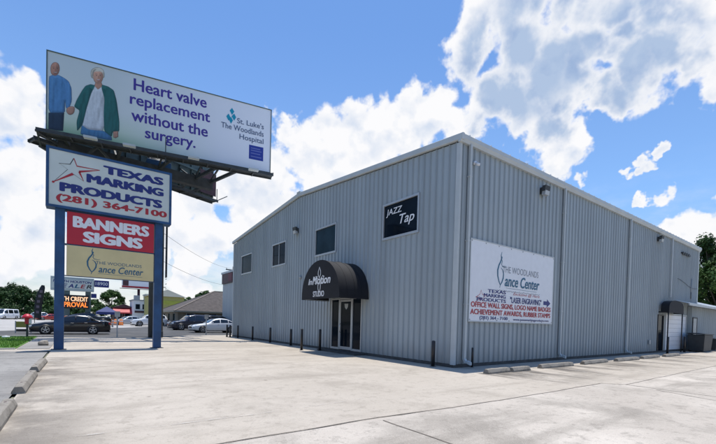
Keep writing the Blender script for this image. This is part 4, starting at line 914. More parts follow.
mb = MB(); mb.bar(fbb(6.1, -.9, .5), fbb(6.1, .75, .5), .05); mb.build('aerial', M['steel'], bb)
steel('end_frame', [(fbb(-.35, -.4, .6), B0+Vector((0, 0, 11.6))-nB*.7, .12), (fbb(-.35, -.4, 0), B0+Vector((0, 0, 12.0)), .14), (fbb(-.3, -.4, .6), fbb(-.3, -1.0, -.1), .08), (fbb(-.35, -1.0, -.1), B0+Vector((0, 0, 11.2)), .12), (fbb(2.4, -.35, -.3), fbb(1.5, -1.15, -.8), .12), (fbb(2.4, -.35, -.3), fbb(3.2, -1.15, -.8), .12), (fbb(.2, -1.15, -.8), fbb(5.9, -1.15, -1.5), .16)], 'steel')
steel('hand_rail', [(fbb(PW+.1, -.38, .6), fbb(PW+.1, -.2, .6), .05)]+[(B0+dB*(BLn-.2)-nB*.7+Vector((0, 0, 11.6)), B0+dB*(BLn+.9)-nB*.7+Vector((0, 0, 12.3)), .06), (B0+dB*(BLn-.2)-nB*.7+Vector((0, 0, 11.6)), B0+dB*(BLn-.2)-nB*.7+Vector((0, 0, 12.6)), .05)], 'steel')

# ------------------------------------------------------------------ vehicles
M['car_glass'] = mat('car_glass', (.01, .013, .016), .04, var=.2, spec=.9)
M['car_trim'] = mat('car_trim', (.02, .02, .022), .5, var=.2)
def paint(name, c, rough=.22):
    m_ = mat(name, c, rough, .0, var=.04, scale=1.5); b = m_.node_tree.nodes['Principled BSDF']; b.inputs['Coat Weight'].default_value = .6; b.inputs['Coat Roughness'].default_value = .05
    return m_
P_BLACK = paint('black_car_paint', (.006, .005, .008)); P_WHITE = paint('white_car_paint', (.74, .75, .76)); P_SILVER = paint('silver_car_paint', (.42, .46, .49)); P_DARK = paint('dark_car_paint', (.020, .018, .032)); P_RED = paint('red_car_paint', (.35, .02, .02)); P_BLUE = paint('blue_car_paint', (.02, .04, .22))
def interp(tab, x):
    for (a, b), (c, d) in zip(tab, tab[1:]):
        if x <= c: t = (x-a)/(c-a); t = t*t*(3-2*t)*.4+t*.6; return b+(d-b)*t
    return tab[-1][1]
KIND = {  # length, width, wheel radius, axle x, shoulder line, roof line, glass cells (x0,x1) per side, roof start/end of windscreen and back light
 'sedan': dict(L=4.85, W=1.84, R=.335, ax=(.92, 3.72), sh=[(0, .62), (.25, .74), (1.2, .88), (1.6, .93), (3.9, 1.0), (4.5, 1.03), (4.85, .92)],
               rf=[(0, 0), (1.35, .93), (2.15, 1.36), (2.75, 1.455), (3.3, 1.42), (4.25, 1.06), (4.85, 0)], cab=(1.35, 4.3), ws=(1.42, 2.22), bl=(3.38, 4.18), side=[(1.78, 2.62), (2.70, 3.45), (3.50, 3.86)]),
 'suv': dict(L=4.8, W=1.95, R=.385, ax=(.95, 3.75), sh=[(0, .75), (.2, .95), (1.2, 1.08), (1.5, 1.13), (4.6, 1.18), (4.8, 1.1)],
             rf=[(0, 0), (1.3, 1.13), (1.95, 1.68), (2.6, 1.80), (4.1, 1.77), (4.5, 1.60), (4.75, 1.1), (4.8, 0)], cab=(1.3, 4.75), ws=(1.36, 1.98), bl=(4.46, 4.72), side=[(1.72, 2.55), (2.63, 3.45), (3.55, 4.35)]),
 'van': dict(L=5.6, W=2.1, R=.38, ax=(.95, 4.4), sh=[(0, .8), (.3, 1.05), (.8, 1.2), (5.6, 1.3)],
             rf=[(0, 0), (.7, 1.2), (1.5, 2.1), (2.0, 2.3), (5.3, 2.3), (5.6, 1.3)], cab=(.7, 5.58), ws=(.8, 1.48), bl=(5.3, 5.5), side=[(1.2, 2.1), (2.3, 3.6), (3.8, 5.1)])}
def car(kind, name, label, cat, pt, loc, rz, group=None):
    k = KIND[kind]; t = thing(name, label, cat, loc, rz, group); L_, W_, R_ = k['L'], k['W'], k['R']; hw = W_/2
    N_ = 36; xs = [L_*i/N_ for i in range(N_+1)]
    def ring(x):
        e = min(x, L_-x)/.55; taper = 1-.16*(1-min(1, e))**2
        w = hw*taper; sh = interp(k['sh'], x); rf = interp(k['rf'], x); lo = .20+.10*(1-min(1, e))
        cab = k['cab'][0] < x < k['cab'][1] and rf > sh+.01
        rf = rf if cab else sh+.02
        f = min(1, (rf-sh)/.42) if cab else 0
        rw = w*(.93-.17*f)
        crown = .03 if cab else .035
        return [(w*.90, lo), (w*.985, lo+.10), (w, (lo+sh)/2+.05), (w*.985, sh-.10), (w*.95, sh), (rw, max(sh+.004, rf-.05)), (rw*.82, rf+.0), (0, rf+crown)]
    mb = MB(); mb.smooth = True; vs = []; n = 16
    for x in xs:
        r = ring(x); vs += [(x, -y, z) for y, z in r]+[(x, y, z) for y, z in r[::-1]]
    fs = []
    for i in range(N_):
        for j in range(n-1): fs.append((i*n+j, i*n+j+1, (i+1)*n+j+1, (i+1)*n+j))
        fs.append((i*n+n-1, i*n, (i+1)*n, (i+1)*n+n-1))
    fs += [tuple(range(n-1, -1, -1)), tuple(range(N_*n, N_*n+n))]
    mb.add(vs, fs); body = mb.build('body', pt, t)
    # glass: side panes on the slope between shoulder and roof edge
    for s in (-1, 1):
        for a, b in k['side']:
            mb = MB(); m_ = 6; vs = []
            for i in range(m_+1):
                x = a+(b-a)*i/m_; r = ring(x); p, q = Vector((s*r[4][0], r[4][1])), Vector((s*r[5][0], r[5][1])); o = Vector((s*.010, .004))
                lo, hi = p.lerp(q, .10)+o, p.lerp(q, .90)+o
                vs += [(x, lo.x, lo.y), (x, hi.x, hi.y)]
            mb.add(vs, [(2*i, 2*i+1, 2*i+3, 2*i+2) for i in range(m_)]); mb.build('side_window', M['car_glass'], t)
    for nm, (a, b) in (('windscreen', k['ws']), ('rear_window', k['bl'])):
        mb = MB(); m_ = 5; vs = []
        for i in range(m_+1):
            x = a+(b-a)*i/m_; r = ring(x)
            for y in (-r[6][0]*1.02, -r[6][0]*.5, 0, r[6][0]*.5, r[6][0]*1.02):
                z = r[6][1]+(r[7][1]-r[6][1])*(1-abs(y)/r[6][0])+.008; vs.append((x, y, z))
        mb.add(vs, [(i*5+j, i*5+j+1, (i+1)*5+j+1, (i+1)*5+j) for i in range(m_) for j in range(4)]); mb.build(nm, M['car_glass'], t)
    for s in (-1, 1):
        for ax in k['ax']:
            y = s*hw
            mb = MB(); mb.cyl((ax, s*(hw*.6), R_+.0), (ax, s*(hw+.004), R_), R_*1.15, 24); mb.build('wheel_arch', M['car_trim'], body)
            mb = MB(); mb.smooth = True
            mb.tube([(ax, s*(hw-.20), R_), (ax, s*(hw-.02), R_), (ax, s*(hw+.012), R_), (ax, s*(hw+.014), R_)], [R_*.97, R_, R_*.95, R_*.70], 24, True); wh = mb.build('wheel', M['tyre'], t)
            mb = MB(); mb.cyl((ax, s*(hw+.0), R_), (ax, s*(hw+.017), R_), R_*.22, 12)
            mb.tube([(ax+R_*.66*math.cos(j*math.pi/12), s*(hw+.018), R_+R_*.66*math.sin(j*math.pi/12)) for j in range(25)], R_*.06, 6, False)
            for j in range(5):
                c, d = math.cos(j*1.2566+.3), math.sin(j*1.2566+.3)
                mb.bar((ax+c*R_*.12, s*(hw+.014), R_+d*R_*.12), (ax+c*R_*.66, s*(hw+.016), R_+d*R_*.66), R_*.17, .012, up=(0, 1, 0))
            mb.build('rim', M['rim'], wh)
        r = ring(.12); z = interp(k['sh'], .12)
        mb = MB(); mb.box(.0, .42, s*(r[3][0]-.30), s*(r[3][0]+.012), z-.17, z-.03, .03); mb.build('headlight', M['headlamp'], t)
        r = ring(L_-.1); z = interp(k['sh'], L_-.1)
        mb = MB(); mb.box(L_-.34, L_+.012, s*(r[3][0]-.34), s*(r[3][0]+.014), z-.20, z-.04, .03); mb.build('tail_light', M['taillamp'], t)
        xm = k['ws'][0]+.42; sh = interp(k['sh'], xm)
        mb = MB(); mb.box(xm-.06, xm+.06, s*(hw-.02), s*(hw+.20), sh-.0, sh+.13, .03); mb.build('mirror', pt, t)
        for a, b in k['side'][:2]:
            mb = MB(); mb.box(b-.26, b-.08, s*(hw-.04), s*(hw+.018), interp(k['sh'], b)-.13, interp(k['sh'], b)-.10); mb.build('door_handle', M['chrome'], t)
    mb = MB(); mb.box(-.012, .10, -hw*.55, hw*.55, .42, .62, .01); mb.build('grille', M['car_trim'], t)
    mb = MB(); mb.box(.02, L_-.02, -hw*.93, hw*.93, .17, .26, .02); mb.build('underbody', M['car_trim'], t)
    mb = MB(); mb.box(L_-.03, L_+.014, -.26, .26, .62, .76); mb.build('number_plate', M['white'], t)
    return t
car('sedan', 'parked_car', 'black sedan side-on at the road edge behind the left blue sign post', 'car', P_BLACK, (-13.3, 27.55, .01), 0)
car('sedan', 'parked_car', 'white sedan parked beside the far corner of the grey metal building', 'car', P_WHITE, (-1.55, 31.6, .01), rad(3))
car('suv', 'parked_car', 'dark SUV parked just left of the white sedan, in front of the brown-roofed house', 'car', P_DARK, (-2.1, 39.2, .01), rad(8))
car('suv', 'parked_car', 'white SUV half hidden by the right blue sign post', 'car', P_WHITE, (-4.3, 56.0, -.0), rad(3))
car('sedan', 'parked_car', 'silver car nose to tail in front of the white SUV', 'car', P_SILVER, (-6.3, 62.5, 0), rad(20))
car('suv', 'parked_car', 'dark vehicle tucked beside the dark SUV in front of the house wall', 'car', P_BLACK, (.6, 42.6, .01), rad(5))
car('van', 'parked_van', 'white camper van at the far left edge before the dark trees', 'van', P_WHITE, (-25.2, 106, -.01), rad(60))
car('sedan', 'parked_car', 'small red car far across the lot, seen just above the black sedan bonnet', 'car', P_RED, (-18.3, 103, -.01), rad(30))
car('suv', 'parked_car', 'pale far-off SUV at the left behind the feather flag', 'car', P_SILVER, (-21.0, 106, -.01), rad(10))
# black pickup-like SUV on a display ramp beside the dealer sign
rt = thing('display_ramp', 'grey steel display ramp holding a tilted black SUV', 'ramp', (-11.6, 48.2, 0))
mb = MB()
for y in (.25, 1.75): mb.obox((-.2, y-.2, 1.25), (5.2, 0, -.95), (0, .4, 0), (0, 0, .12))
for x, z in ((.1, 1.2), (2.4, .8), (4.6, .38)):
    for y in (.25, 1.75): mb.bar((x, y, 0), (x, y, z), .12)
mb.build('track', M['galv'], rt)
bs = car('suv', 'display_car', 'black SUV tilted nose-down on a ramp beside the dealer sign', 'car', P_BLACK, (-7.0, 50.1, .42), math.pi)
bs.rotation_euler = (0, rad(10.3), math.pi)
mb = MB()
tent = thing('canopy_tent', 'bright blue pop-up canopy tent right of the tilted black SUV', 'tent', (-6.9, 64, 0))
mb.add([(-1.4, -1.4, 2.0), (1.4, -1.4, 2.0), (1.4, 1.4, 2.0), (-1.4, 1.4, 2.0), (0, 0, 2.9), (-1.4, -1.4, 1.6), (1.4, -1.4, 1.6), (1.4, 1.4, 1.6), (-1.4, 1.4, 1.6)], [(0, 1, 4), (1, 2, 4), (2, 3, 4), (3, 0, 4), (5, 6, 1, 0), (6, 7, 2, 1), (7, 8, 3, 2), (8, 5, 0, 3)])
mb.build('canopy', mat('tent_blue', (.015, .03, .14), .7, var=.1), tent)
for x in (-1.35, 1.35):
    for y in (-1.35, 1.35):
        mb = MB(); mb.bar((x, y, 0), (x, y, 1.7), .05); mb.build('leg', M['galv'], tent)
for i, x in enumerate((-6.6, -5.9, -5.2)):
    t = thing('traffic_barrel', 'small orange traffic barrel across the road under the blue tent', 'barrel', (x, 60.5, 0), 0, 'orange barrels across the road')
    mb = MB(); mb.smooth = True; mb.tube([(0, 0, 0), (0, 0, .08), (0, 0, .9), (0, 0, .95)], [.36, .30, .22, .1], 14); b_o = mb.build('drum', mat('barrel_orange', (.55, .16, .03), .6, var=.1), t)
    mb = MB(); mb.tube([(0, 0, .55), (0, 0, .7)], [.262, .248], 14, False); mb.build('reflective_band', M['white'], t)

# ------------------------------------------------------------------ roadside things on the left
fl = thing('feather_flag', 'tall black feather flag on a bent pole behind the grass', 'flag', (-13.45, 33.6, 0))
pole = [(0, 0, 0), (-.05, 0, 1.2), (0, 0, 2.4), (.16, 0, 3.3), (.42, 0, 3.9), (.62, 0, 3.85)]
mb = MB(); mb.tube(pole, .025, 8); mb.build('pole', M['steel'], fl)
mb = MB(); mb.smooth = True; Lp = [(-.06, 1.15), (-.06, 1.6), (-.04, 2.1), (0, 2.5), (.07, 2.95), (.17, 3.35), (.30, 3.7), (.44, 3.92)]; Rp = [(.40, 1.0), (.42, 1.6), (.45, 2.1), (.50, 2.5), (.55, 2.95), (.61, 3.35), (.64, 3.7), (.60, 3.90)]
vs = [(x, .03*math.sin(z*3), z) for x, z in Lp]+[((a[0]+b[0])/2, -.05+.05*math.sin(a[1]*3+1), (a[1]+b[1])/2) for a, b in zip(Lp, Rp)]+[(x, .05*math.sin(z*3+2), z) for x, z in Rp]
mb.add(vs, [(i+8*j, i+1+8*j, i+9+8*j, i+8+8*j) for i in range(7) for j in range(2)]); sail = mb.build('sail', M['black'], fl)
mb = MB(); ff = frame((.02, -.09, 0), (1, 0, 0), (0, 0, 1), (0, -1, 0))
M['flag_print'] = mat('flag_print', (.22, .16, .18), .7, var=.2)
for z, x in ((1.5, .06), (1.95, .08), (2.4, .12), (2.85, .20), (3.25, .29)):
    mb = MB(); mb.box(x, x+.2, -.10, -.085, z, z+.22); mb.build('printed_mark', M['flag_print'], sail)
mb = MB(); mb.box(-.25, .25, -.25, .25, 0, .06); mb.build('base', M['white'], fl)
ys = thing('yard_sign', 'low olive-yellow board on a grey frame at the road edge', 'sign', (-13.8, 29.2, 0))
mb = MB(); mb.box(-.42, .42, -.03, .03, .42, .86, .008); mb.build('board', mat('olive_board', (.30, .29, .05), .6, var=.12), ys)
for x in (-.44, .44):
    mb = MB(); mb.box(x-.03, x+.03, -.04, .04, 0, .9); mb.build('leg', M['galv'], ys)
mb = MB(); mb.box(-.40, .25, -.04, .04, .12, .30); mb.build('lower_bar', M['black'], ys)
rb = thing('roadside_box', 'small red dome-topped box on a post at the far edge of the grass', 'post box', (-12.95, 21.6, .03))
mb = MB(); mb.box(-.05, .05, -.05, .05, -.05, .82); mb.build('post', M['steel'], rb)
mb = MB(); mb.box(-.11, .07, -.14, .14, .82, 1.16, .02); mb.build('box', M['red'], rb)
mb = MB(); mb.box(.075, .20, -.13, .13, .84, 1.12, .015); mb.build('side_panel', M['white'], rb)
mb = MB(); mb.smooth = True; mb.tube([(0, 0, 1.16), (0, 0, 1.22), (0, 0, 1.32), (0, 0, 1.40), (0, 0, 1.43)], [.27, .27, .21, .11, .02], 18); mb.build('dome', M['red'], rb)
t = thing('valve_cover', 'flat white round cover lying on the grass', 'cover', (-13.85, 21.2, .03)); mb = MB(); mb.cyl((0, 0, 0), (0, 0, .10), .18, 16); mb.cyl((0, 0, .1), (0, 0, .13), .06, 8); mb.build('lid', M['white'], t)
def rock(loc, r, label):
    bm = bmesh.new(); bmesh.ops.create_icosphere(bm, subdivisions=2, radius=r)
    for v in bm.verts: v.co *= 1+.35*noise.noise(v.co*5/r*.3); v.co.z *= .7
    mb = MB().bm(bm); o = mb.build('rock', M['stop']); o.location = loc; tag(o, label, 'rock')
rock((-11.75, 14.3, .10), .22, 'pale rock on the path just left of the left blue sign post')
for (x, y, h, l, w) in ((-8.34, 21.95, 1.75, 'thin grey marker post at the road edge between the two blue sign posts', .04), (-1.5, 26.0, 1.75, 'thin grey marker post standing in front of the white sedan nose', .04)):
    t = thing('marker_post', l, 'post', (x, y, 0)); mb = MB(); mb.box(-w, w, -w*.6, w*.6, -.05, h); mb.build('stake', M['galv'], t)
    mb = MB(); mb.box(-.16, .16, -w*.6-.02, -w*.6-.002, h-.35, h+.03); mb.build('plate', M['galv'], t)
def utility_pole(loc, h, label, arm=1.1):
    t = thing('utility_pole', label, 'utility pole', loc); mb = MB(); mb.smooth = True; mb.tube([(0, 0, 0), (0, 0, h)], [.16, .10], 10); mb.build('pole', mat('pole_timber', (.11, .085, .065), .85, var=.3), t)
    mb = MB(); mb.box(-arm, arm, -.06, .06, h-.6, h-.45); mb.build('crossarm', M['steel'], t)
    for x in (-arm+.1, 0, arm-.1):
        mb = MB(); mb.cyl((x, 0, h-.45), (x, 0, h-.25), .05, 8); mb.build('insulator', M['galv'], t)
utility_pole((-27.0, 106, 0), 10.5, 'thin utility pole at the far left picture edge')
utility_pole((8.5, 50.0, 0), 9.4, 'utility pole behind the metal building where the slack wires end')
def wire(p, q, sag, label, r=.012):
    p, q = Vector(p), Vector(q); mb = MB()
    mb.tube([p.lerp(q, i/20)-Vector((0, 0, sag*4*(i/20)*(1-i/20))) for i in range(21)], r, 5); o = mb.build('overhead_wire', M['black']); tag(o, label, 'wire')
wire((-5.6, 21.8, 7.45), (8.5, 50, 9.1), .55, 'upper overhead wire running right from the billboard pole towards the metal building')
wire((-5.6, 21.8, 5.45), (8.5, 50, 6.6), .5, 'lower overhead wire running right from the billboard pole towards the metal building')
wire((30, 45, 15.5), (90, 24, 15), 1.0, 'faint overhead wire above the trees at the far right', .03)
wire((30, 45, 14.6), (90, 24, 14.0), 1.0, 'second faint overhead wire lower above the trees at the far right', .03)

# ------------------------------------------------------------------ dealer pylon and far roadside signs
dl = thing('dealer_sign', 'car dealer pylon with silver name board over an orange message screen, behind the blue sign', 'sign', (-11.1, 50, 0))
for x in (-.55, 1.55):
    mb = MB(); mb.box(x-.28, x+.28, -.25, .25, 0, 4.4, .02); mb.build('post', M['steel_green'], dl)
mb = MB(); mb.box(-2.12, 2.14, -.35, .35, 4.35, 6.02, .04); nb = mb.build('name_board', mat('board_silver', (.40, .46, .46), .4, .2, var=.05), dl)
mb = MB(); mb.box(-2.02, 2.04, -.38, -.355, 4.62, 5.72); mb.build('board_face', M['offwhite'], nb)
fd = frame((-2.0, -.385, 4.6), (1, 0, 0), (0, 0, 1), (0, -1, 0))
mb = MB(); lines(nb, M['letter_blue'], fd, [('NORTH HOUSTON', .12, .72, 3.75, .30, .006, .03, .15)])
mb = MB(); ms = [M['letter_blue'], M['teal'], M['letter_red'], M['steel']]
for i, ch in enumerate('DEALER'):
    mb.mat((0, 0, 0, 1, 2, 3)[i]); mb.text(ch, fd, .35+i*.60, .12, .54, .46, .006, .03, .25)
mb.build('lettering', ms, nb)
mb = MB(); mb.box(2.16, 3.72, -.2, .2, 5.02, 5.86, .03); ad = mb.build('number_board', M['letter_blue'], dl)
mb = MB(); mb.text('18900', frame((2.16, -.2, 5.02), (1, 0, 0), (0, 0, 1), (0, -1, 0)), .14, .22, 1.28, .42, .006, .01); mb.build('lettering', M['white_letter'], ad)
mb = MB(); mb.box(1.85, 2.42, -.15, .15, 3.62, 4.15, .03); mb.build('side_plate', M['letter_blue'], dl)
mb = MB(); mb.box(-1.75, 1.62, -.40, .30, 2.22, 3.86, .04); sc_ = mb.build('message_screen', M['black'], dl)
fs2 = frame((-1.75, -.40, 2.22), (1, 0, 0), (0, 0, 1), (0, -1, 0)); M['led'] = mat('amber_led', (1.0, .26, .04), .5, var=.0, emit=.75); M['led2'] = mat('pale_led', (1.0, .62, .35), .5, var=.0, emit=.75)
lines(sc_, M['led2'], fs2, [('WITH CREDIT', .08, .88, 3.2, .55, .006, .03)]); lines(sc_, M['led'], fs2, [('APPROVAL', .08, .16, 3.2, .62, .006, .035)])
fbd = thing('far_billboard', 'distant small billboard with red lower band on a dark pole', 'billboard', (2.5, 110, 0))
mb = MB(); mb.cyl((0, 0, 0), (0, 0, 8.7), .32, 14); mb.build('pole', M['steel_red'], fbd)
mb = MB(); mb.box(-3.9, 4.4, -.3, .0, 8.9, 11.2); pf = mb.build('board', M['white'], fbd)
mb = MB(); mb.box(-3.9, 4.4, -.33, -.305, 9.0, 9.45); mb.build('red_band', M['letter_red'], pf)
mb = MB(); mb.box(-3.7, -2.4, -.33, -.305, 9.5, 11.0); mb.build('picture', M['steel_red'], pf)
mb = MB(); mb.box(-4.4, 4.6, -1.0, -.35, 8.62, 8.75); mb.build('catwalk', M['steel_red'], fbd)

# ------------------------------------------------------------------ far buildings
def hip_house(name, label, x0, x1, y0, y1, zw, zr, run, wallm, roofm, over=.6):
    t = thing(name, label, 'house', (x0, y0, 0)); w, d = x1-x0, y1-y0
    mb = MB(); mb.box(0, w, 0, d, 0, zw); mb.build('wall', wallm, t)
    a = [(-over, -over), (w+over, -over), (w+over, d+over), (-over, d+over)]
    mb = MB(); vs = [(x, y, zw-.02) for x, y in a]+[(run, d/2, zr), (w-run, d/2, zr)]
    mb.add(vs, [(0, 1, 5, 4), (1, 2, 5), (2, 3, 4, 5), (3, 0, 4)]); r = mb.build('roof', roofm, t)
    mb = MB()
    for p, q in ((0, 4), (3, 4), (1, 5), (2, 5), (4, 5)): mb.bar(vs[p], vs[q], .25, .10)
    mb.build('ridge_caps', mat('ridge_cap', (.19, .155, .125), .9, var=.15), r)
    mb = MB(); mb.box(-over, w+over, -over-.03, -over+.05, zw-.22, zw+.0); mb.box(-over-.03, -over+.05, -over+.05, d+over, zw-.22, zw); mb.build('fascia', mat('house_fascia', (.30, .27, .20), .7, var=.1), t)
    n = int(w/3.2)
    for i in range(n):
        x = 1.2+i*3.2
        mb = MB(); mb.box(x-.05, x+1.15, -.05, .02, .9, 2.1); f = mb.build('window', M['trim'], t); mb = MB(); mb.box(x, x+1.1, -.07, -.051, .95, 2.05); mb.build('pane', M['glass'], f)
    for i in range(3):
        y = 2+i*4
        mb = MB(); mb.box(-.05, .02, y-.05, y+1.15, .9, 2.1); f = mb.build('window', M['trim'], t); mb = MB(); mb.box(-.07, -.051, y, y+1.1, .95, 2.05); mb.build('pane', M['glass'], f)
    return t
hip_house('house', 'low tan house with a broad brown hip roof behind the parked cars', 1.2, 24, 52, 67, 2.45, 6.1, 7.2, mat('tan_stucco', (.17, .15, .11), .85, var=.2, scale=1), mat('brown_shingles', (.075, .062, .055), .9, var=.3, scale=2.2, bump=.4))
def block(name, label, cat, loc, w, d, h, wallm, roofm, extra=None, rz=0, gable=0):
    t = thing(name, label, cat, loc, rz)
    mb = MB(); mb.box(0, w, 0, d, 0, h); mb.build('wall', wallm, t)
    mb = MB()
    if gable: mb.add([(-.4, -.4, h), (w+.4, -.4, h), (w+.4, d+.4, h), (-.4, d+.4, h), (w/2, -.4, h+gable), (w/2, d+.4, h+gable)], [(0, 4, 5, 3), (4, 1, 2, 5), (0, 1, 4), (2, 3, 5)])
    else: mb.box(-.2, w+.2, -.2, d+.2, h, h+.25)
    mb.build('roof', roofm, t)
    if extra: extra(t)
    return t
def win(t, x0, x1, z0, z1, m_='glass'):
    mb = MB(); mb.box(x0-.06, x1+.06, -.05, .03, z0-.06, z1+.06); f = mb.build('window', M['trim'], t); mb = MB(); mb.box(x0, x1, -.07, -.051, z0, z1); mb.build('pane', M[m_], f)
def gx(t):
    mb = MB(); mb.box(-.16, -.02, 3.7, 8.25, 6.1, 7.5); s = mb.build('sign_box', M['steel_red'], t)
    mb = MB(); mb.box(-.20, -.165, 3.9, 5.4, 6.3, 7.3); mb.build('sign_face', mat('maroon_face', (.13, .012, .03), .6, var=.2), s)
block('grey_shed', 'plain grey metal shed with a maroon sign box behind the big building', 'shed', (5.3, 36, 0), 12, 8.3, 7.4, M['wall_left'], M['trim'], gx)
def yx(t):
    win(t, 1, 2.6, 1, 2.6); win(t, 3.6, 5.2, 1, 2.6)
    mb = MB(); mb.box(.2, 6.4, -.06, -.01, 4.3, 5.2); mb.build('upper_band', mat('lime_band', (.33, .36, .05), .6, var=.1), t)
block('yellow_building', 'mustard yellow building with pale peaked top behind the brown-roofed house', 'building', (2.2, 88, 0), 7.2, 8, 6.1, mat('mustard_wall', (.34, .32, .10), .7, var=.1), mat('cream_roof', (.66, .62, .48), .7, var=.05), yx, gable=1.6)
def rx(t):
    mb = MB(); mb.add([(-.3, -1.8, 2.3), (4.3, -1.8, 2.3), (4.3, .0, 3.4), (-.3, 0, 3.4), (-.3, -1.8, 2.0), (4.3, -1.8, 2.0)], [(0, 1, 2, 3), (4, 5, 1, 0)]); mb.build('porch_roof', M['letter_red'], t)
    win(t, .5, 1.6, .8, 2.0); win(t, 2.3, 3.4, .8, 2.0)
block('red_building', 'small red-roofed shop far away between the trees and the white store', 'shop', (-3.4, 104, 0), 4.2, 8, 3.4, M['steel_red'], M['steel_red'], rx, gable=1.0)
def wx(t):
    for x in (.5, 2.0, 3.5): win(t, x, x+.9, 3.2, 4.4)
    mb = MB(); mb.box(.3, 4.4, -.3, -.01, 2.3, 2.8); mb.build('awning', M['steel_red'], t)
    mb = MB(); mb.box(.2, 1.4, .4, 1.4, 5.4, 6.6); mb.build('roof_unit', M['galv'], t)
block('white_store', 'white two-storey store under the distant billboard', 'store', (.3, 100, 0), 4.8, 8, 5.3, M['white'], M['galv'], wx)
block('green_store', 'pale green upright building close left of the right blue post', 'store', (2.6, 96, 0), 2.6, 5, 6.6, mat('pale_green_wall', (.30, .38, .32), .7, var=.1), M['galv'], lambda t: win(t, .5, 1.6, 3.8, 5.2))

# bins by the side door
def bin_(loc, w, d, h, label):
    t = thing('waste_bin', label, 'bin', loc)
    bm = bmesh.new(); bmesh.ops.create_cube(bm, size=1)
    for v in bm.verts:
        k_ = 1.0 if v.co.z > 0 else .86
        v.co = Vector((v.co.x*w*k_, v.co.y*d*k_, (v.co.z+.5)*h*.86+.08))
    bmesh.ops.bevel(bm, geom=bm.edges[:], offset=.03, segments=2, affect='EDGES'); M['bin'] = M.get('bin') or mat('bin_plastic', (.022, .028, .034), .6, var=.15)
    mb = MB().bm(bm); mb.build('tub', M['bin'], t)
    mb = MB(); mb.obox((-w*.53, -d*.53, h*.93), (w*1.06, 0, 0), (0, d*1.06, .07), (0, 0, .05)); mb.build('lid', M['bin'], t)
    for s in (-1, 1):
        mb = MB(); mb.cyl((s*w*.36-.03, d*.38, .1), (s*w*.36+.03, d*.38, .1), .1, 12); mb.build('wheel', M['tyre'], t)
    mb = MB(); mb.tube([(-w*.3, d*.56, h*.95), (w*.3, d*.56, h*.95)], .02, 6); mb.build('handle', M['bin'], t)
bin_((25.7, -.95, 0), 2.3, .95, 1.32, 'larger dark wheeled bin beside the white overhead door')
bin_((28.4, -1.05, 0), 1.3, .8, .95, 'smaller dark bin on the right of the larger bin')

# ------------------------------------------------------------------ trees
def leaf_mat(name, a, b):
    m_ = mat(name, a, .65, var=.3, scale=.9, col2=b, spec=.25); return m_
LEAF = [leaf_mat('leaf_deep', (.012, .036, .010), (.045, .10, .022)), leaf_mat('leaf_mid', (.020, .055, .012), (.075, .14, .03)), leaf_mat('leaf_light', (.04, .09, .02), (.13, .20, .055))]
BARK = mat('bark', (.075, .06, .045), .95, var=.3, scale=3)
def tree(loc, h, spread, seed, label, mi=0, nclump=46, leaf=.22, per=90, trunk=.3, rz=0):
    rnd = random.Random(seed); t = thing('tree', label, 'tree', loc, rz); tips = []
    mb = MB(); mb.smooth = True
    mb.tube([(0, 0, -.1), (.05, 0, h*.2), (rnd.uniform(-.2, .2), rnd.uniform(-.2, .2), h*.45), (rnd.uniform(-.4, .4), rnd.uniform(-.4, .4), h*.8)], [h*.032, h*.024, h*.017, h*.004], 8)
    cl = []
    for i in range(nclump):
        a = rnd.uniform(0, 6.283); zf = rnd.uniform(trunk, 1.0)**.85; prof = math.sin(min(1, (zf-trunk*.75)/(1-trunk*.75)+.10)*math.pi*.93)**.6
        r_ = spread*prof*math.sqrt(rnd.uniform(.25, 1)); c = Vector((math.cos(a)*r_, math.sin(a)*r_, h*zf*.97))
        cl.append((c, rnd.uniform(.55, 1.15)*spread*.27))
        if i % 3 == 0: mb.tube([(0, 0, h*(trunk*.7+.25*zf)), tuple(c*.55+Vector((0, 0, h*.12))), tuple(c)], [h*.010, h*.007, h*.002], 5)
    mb.build('trunk', BARK, t)
    mb = MB(); vs = []; fs = []
    for c, r_ in cl:
        for _ in range(per):
            d = Vector((rnd.gauss(0, 1), rnd.gauss(0, 1), rnd.gauss(0, .8))).normalized()*r_*(rnd.random()**.4); p = c+d
            n = (d.normalized()+Vector((rnd.gauss(0, .6), rnd.gauss(0, .6), rnd.gauss(.3, .6)))).normalized(); u = n.orthogonal().normalized()
            u = Matrix.Rotation(rnd.uniform(0, 6.28), 3, n) @ u; v = n.cross(u); s = leaf*rnd.uniform(.6, 1.3)
            o = len(vs); vs += [p-u*s, p-v*s*.55, p+u*s, p+v*s*.55]; fs.append((o, o+1, o+2, o+3))
    mb.add(vs, fs); mb.build('crown', LEAF[mi], t); return t
TL = 'trees along the horizon'
t1 = tree((-24.0, 132, 0), 9.2, 4.6, 1, 'tall dark broad tree at the far left, rising above the white camper van', 0, 60, .26, 120, .10)
t2 = tree((-20.5, 128, 0), 7.6, 3.4, 2, 'dark tree with a stepped top just left of the feather flag', 0, 54, .25, 110, .08)
t3 = tree((-27.6, 126, 0), 6.6, 3.6, 3, 'low dark tree cut by the left picture edge', 0, 54, .25, 110, .08)
t4 = tree((-16.4, 125, 0), 4.9, 2.9, 4, 'small rounded tree between the feather flag and the left blue post', 1, 44, .24, 100, .06)
t5 = tree((-3.4, 115, 0), 8.1, 3.7, 5, 'rounded green tree between the two blue posts, behind the red-roofed shop', 1, 44, .28)
t6 = tree((-7.6, 110, 0), 5.4, 2.8, 6, 'smaller tree right of the dealer sign, left of the rounded green tree', 1, 44, .24, 100, .08)
t7 = tree((15.0, 122, 0), 8.0, 3.0, 7, 'light green treetop at the left end of the house ridge', 2, 36, .28)
t8 = tree((22.0, 120, 0), 10.2, 3.4, 8, 'tallest treetop showing over the house ridge', 1, 40, .3)
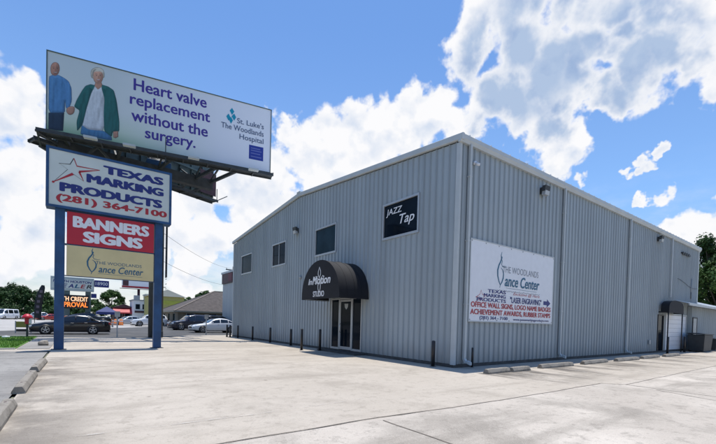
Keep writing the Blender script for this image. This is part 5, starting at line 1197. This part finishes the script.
t9 = tree((27.5, 118, 0), 9.6, 3.4, 9, 'treetop beside the grey shed over the house roof', 0, 40, .3)
for src, loc, rz, l in ((t1, (-29, 140, 0), 1.0, 'dark tree behind, filling the gap over the left picture edge'), (t2, (-19.0, 140, 0), 2.2, 'dark tree behind the feather flag pole'), (t4, (-13.2, 128, 0), 1.4, 'small rounded tree hidden mostly behind the left blue post'),
                        (t6, (-10.5, 118, 0), 2.0, 'small tree behind the dealer message screen'), (t7, (18.4, 126, 0), .7, 'light green treetop right of the left ridge end')):
    dup(src, loc, rz, l)
for i, (x, y, h, s, l) in enumerate(((-29.5, 120, 3.2, 3.4, 'low bush under the trees at the left picture edge'), (-25.0, 122, 3.0, 3.6, 'low dark bush behind the white camper van'), (-20.0, 121, 2.8, 3.4, 'low dark bush behind the pale far-off SUV'), (-15.2, 120, 2.8, 3.2, 'low bush behind the black sedan bonnet'), (-10.4, 116, 2.6, 3.0, 'low bush at the foot of the dealer sign'))):
    tree((x, y, 0), h, s, 40+i, l, 0, 30, .22, 110, .02)
# unseen mass of leaves, added to darken the reflections in the panes
rnd = random.Random(5); mb = MB()
for i in range(150):
    c = Vector((-62+rnd.uniform(-5, 5), rnd.uniform(-45, 40), rnd.uniform(1, 8.5))); r_ = rnd.uniform(1.4, 2.6)
    for _ in range(60):
        d = Vector((rnd.gauss(0, 1), rnd.gauss(0, 1), rnd.gauss(0, 1))).normalized()*r_; n = (d+Vector((0, 0, .6))).normalized(); u = n.orthogonal().normalized()*.45; v = n.cross(u); p = c+d
        mb.add([p-u, p-v, p+u, p+v], [(0, 1, 2, 3)])
struct(mb.build('added_leaf_mass', LEAF[0]), 'stuff', 'unseen dark leaf mass, added for the window panes to mirror')
ta = tree((73.5, 7.6, 0), 16.8, 5.6, 21, 'tall dark tree at the right picture edge behind the white annex roof', 0, 80, .21, 260, .12)
tb = tree((66.0, 5.4, 0), 13.0, 4.4, 22, 'broad green tree in front of the tallest one at the right edge', 1, 70, .20, 240, .12)
dup(ta, (76, 3, 0), 2.0, 'dark tree farther right beyond the picture edge trees'); dup(tb, (82, 16.5, 0), 1.2, 'green tree behind, against the far edge of the metal building')
dup(tb, (72, -3, 0), 2.6, 'green tree low over the annex at the right edge')
# lamp standard on the lot far away
t = thing('lot_sign', 'small green road sign on a post by the right-hand trees', 'sign', (52.5, 3.2, 0)); mb = MB(); mb.bar((0, 0, 0), (0, 0, 7.6), .12); mb.build('post', M['galv'], t); mb = MB(); mb.box(-.6, .6, -.12, -.07, 6.6, 7.6); mb.build('plate', mat('road_green', (.05, .25, .14), .5, var=.05), t)
bpy.context.view_layer.update()
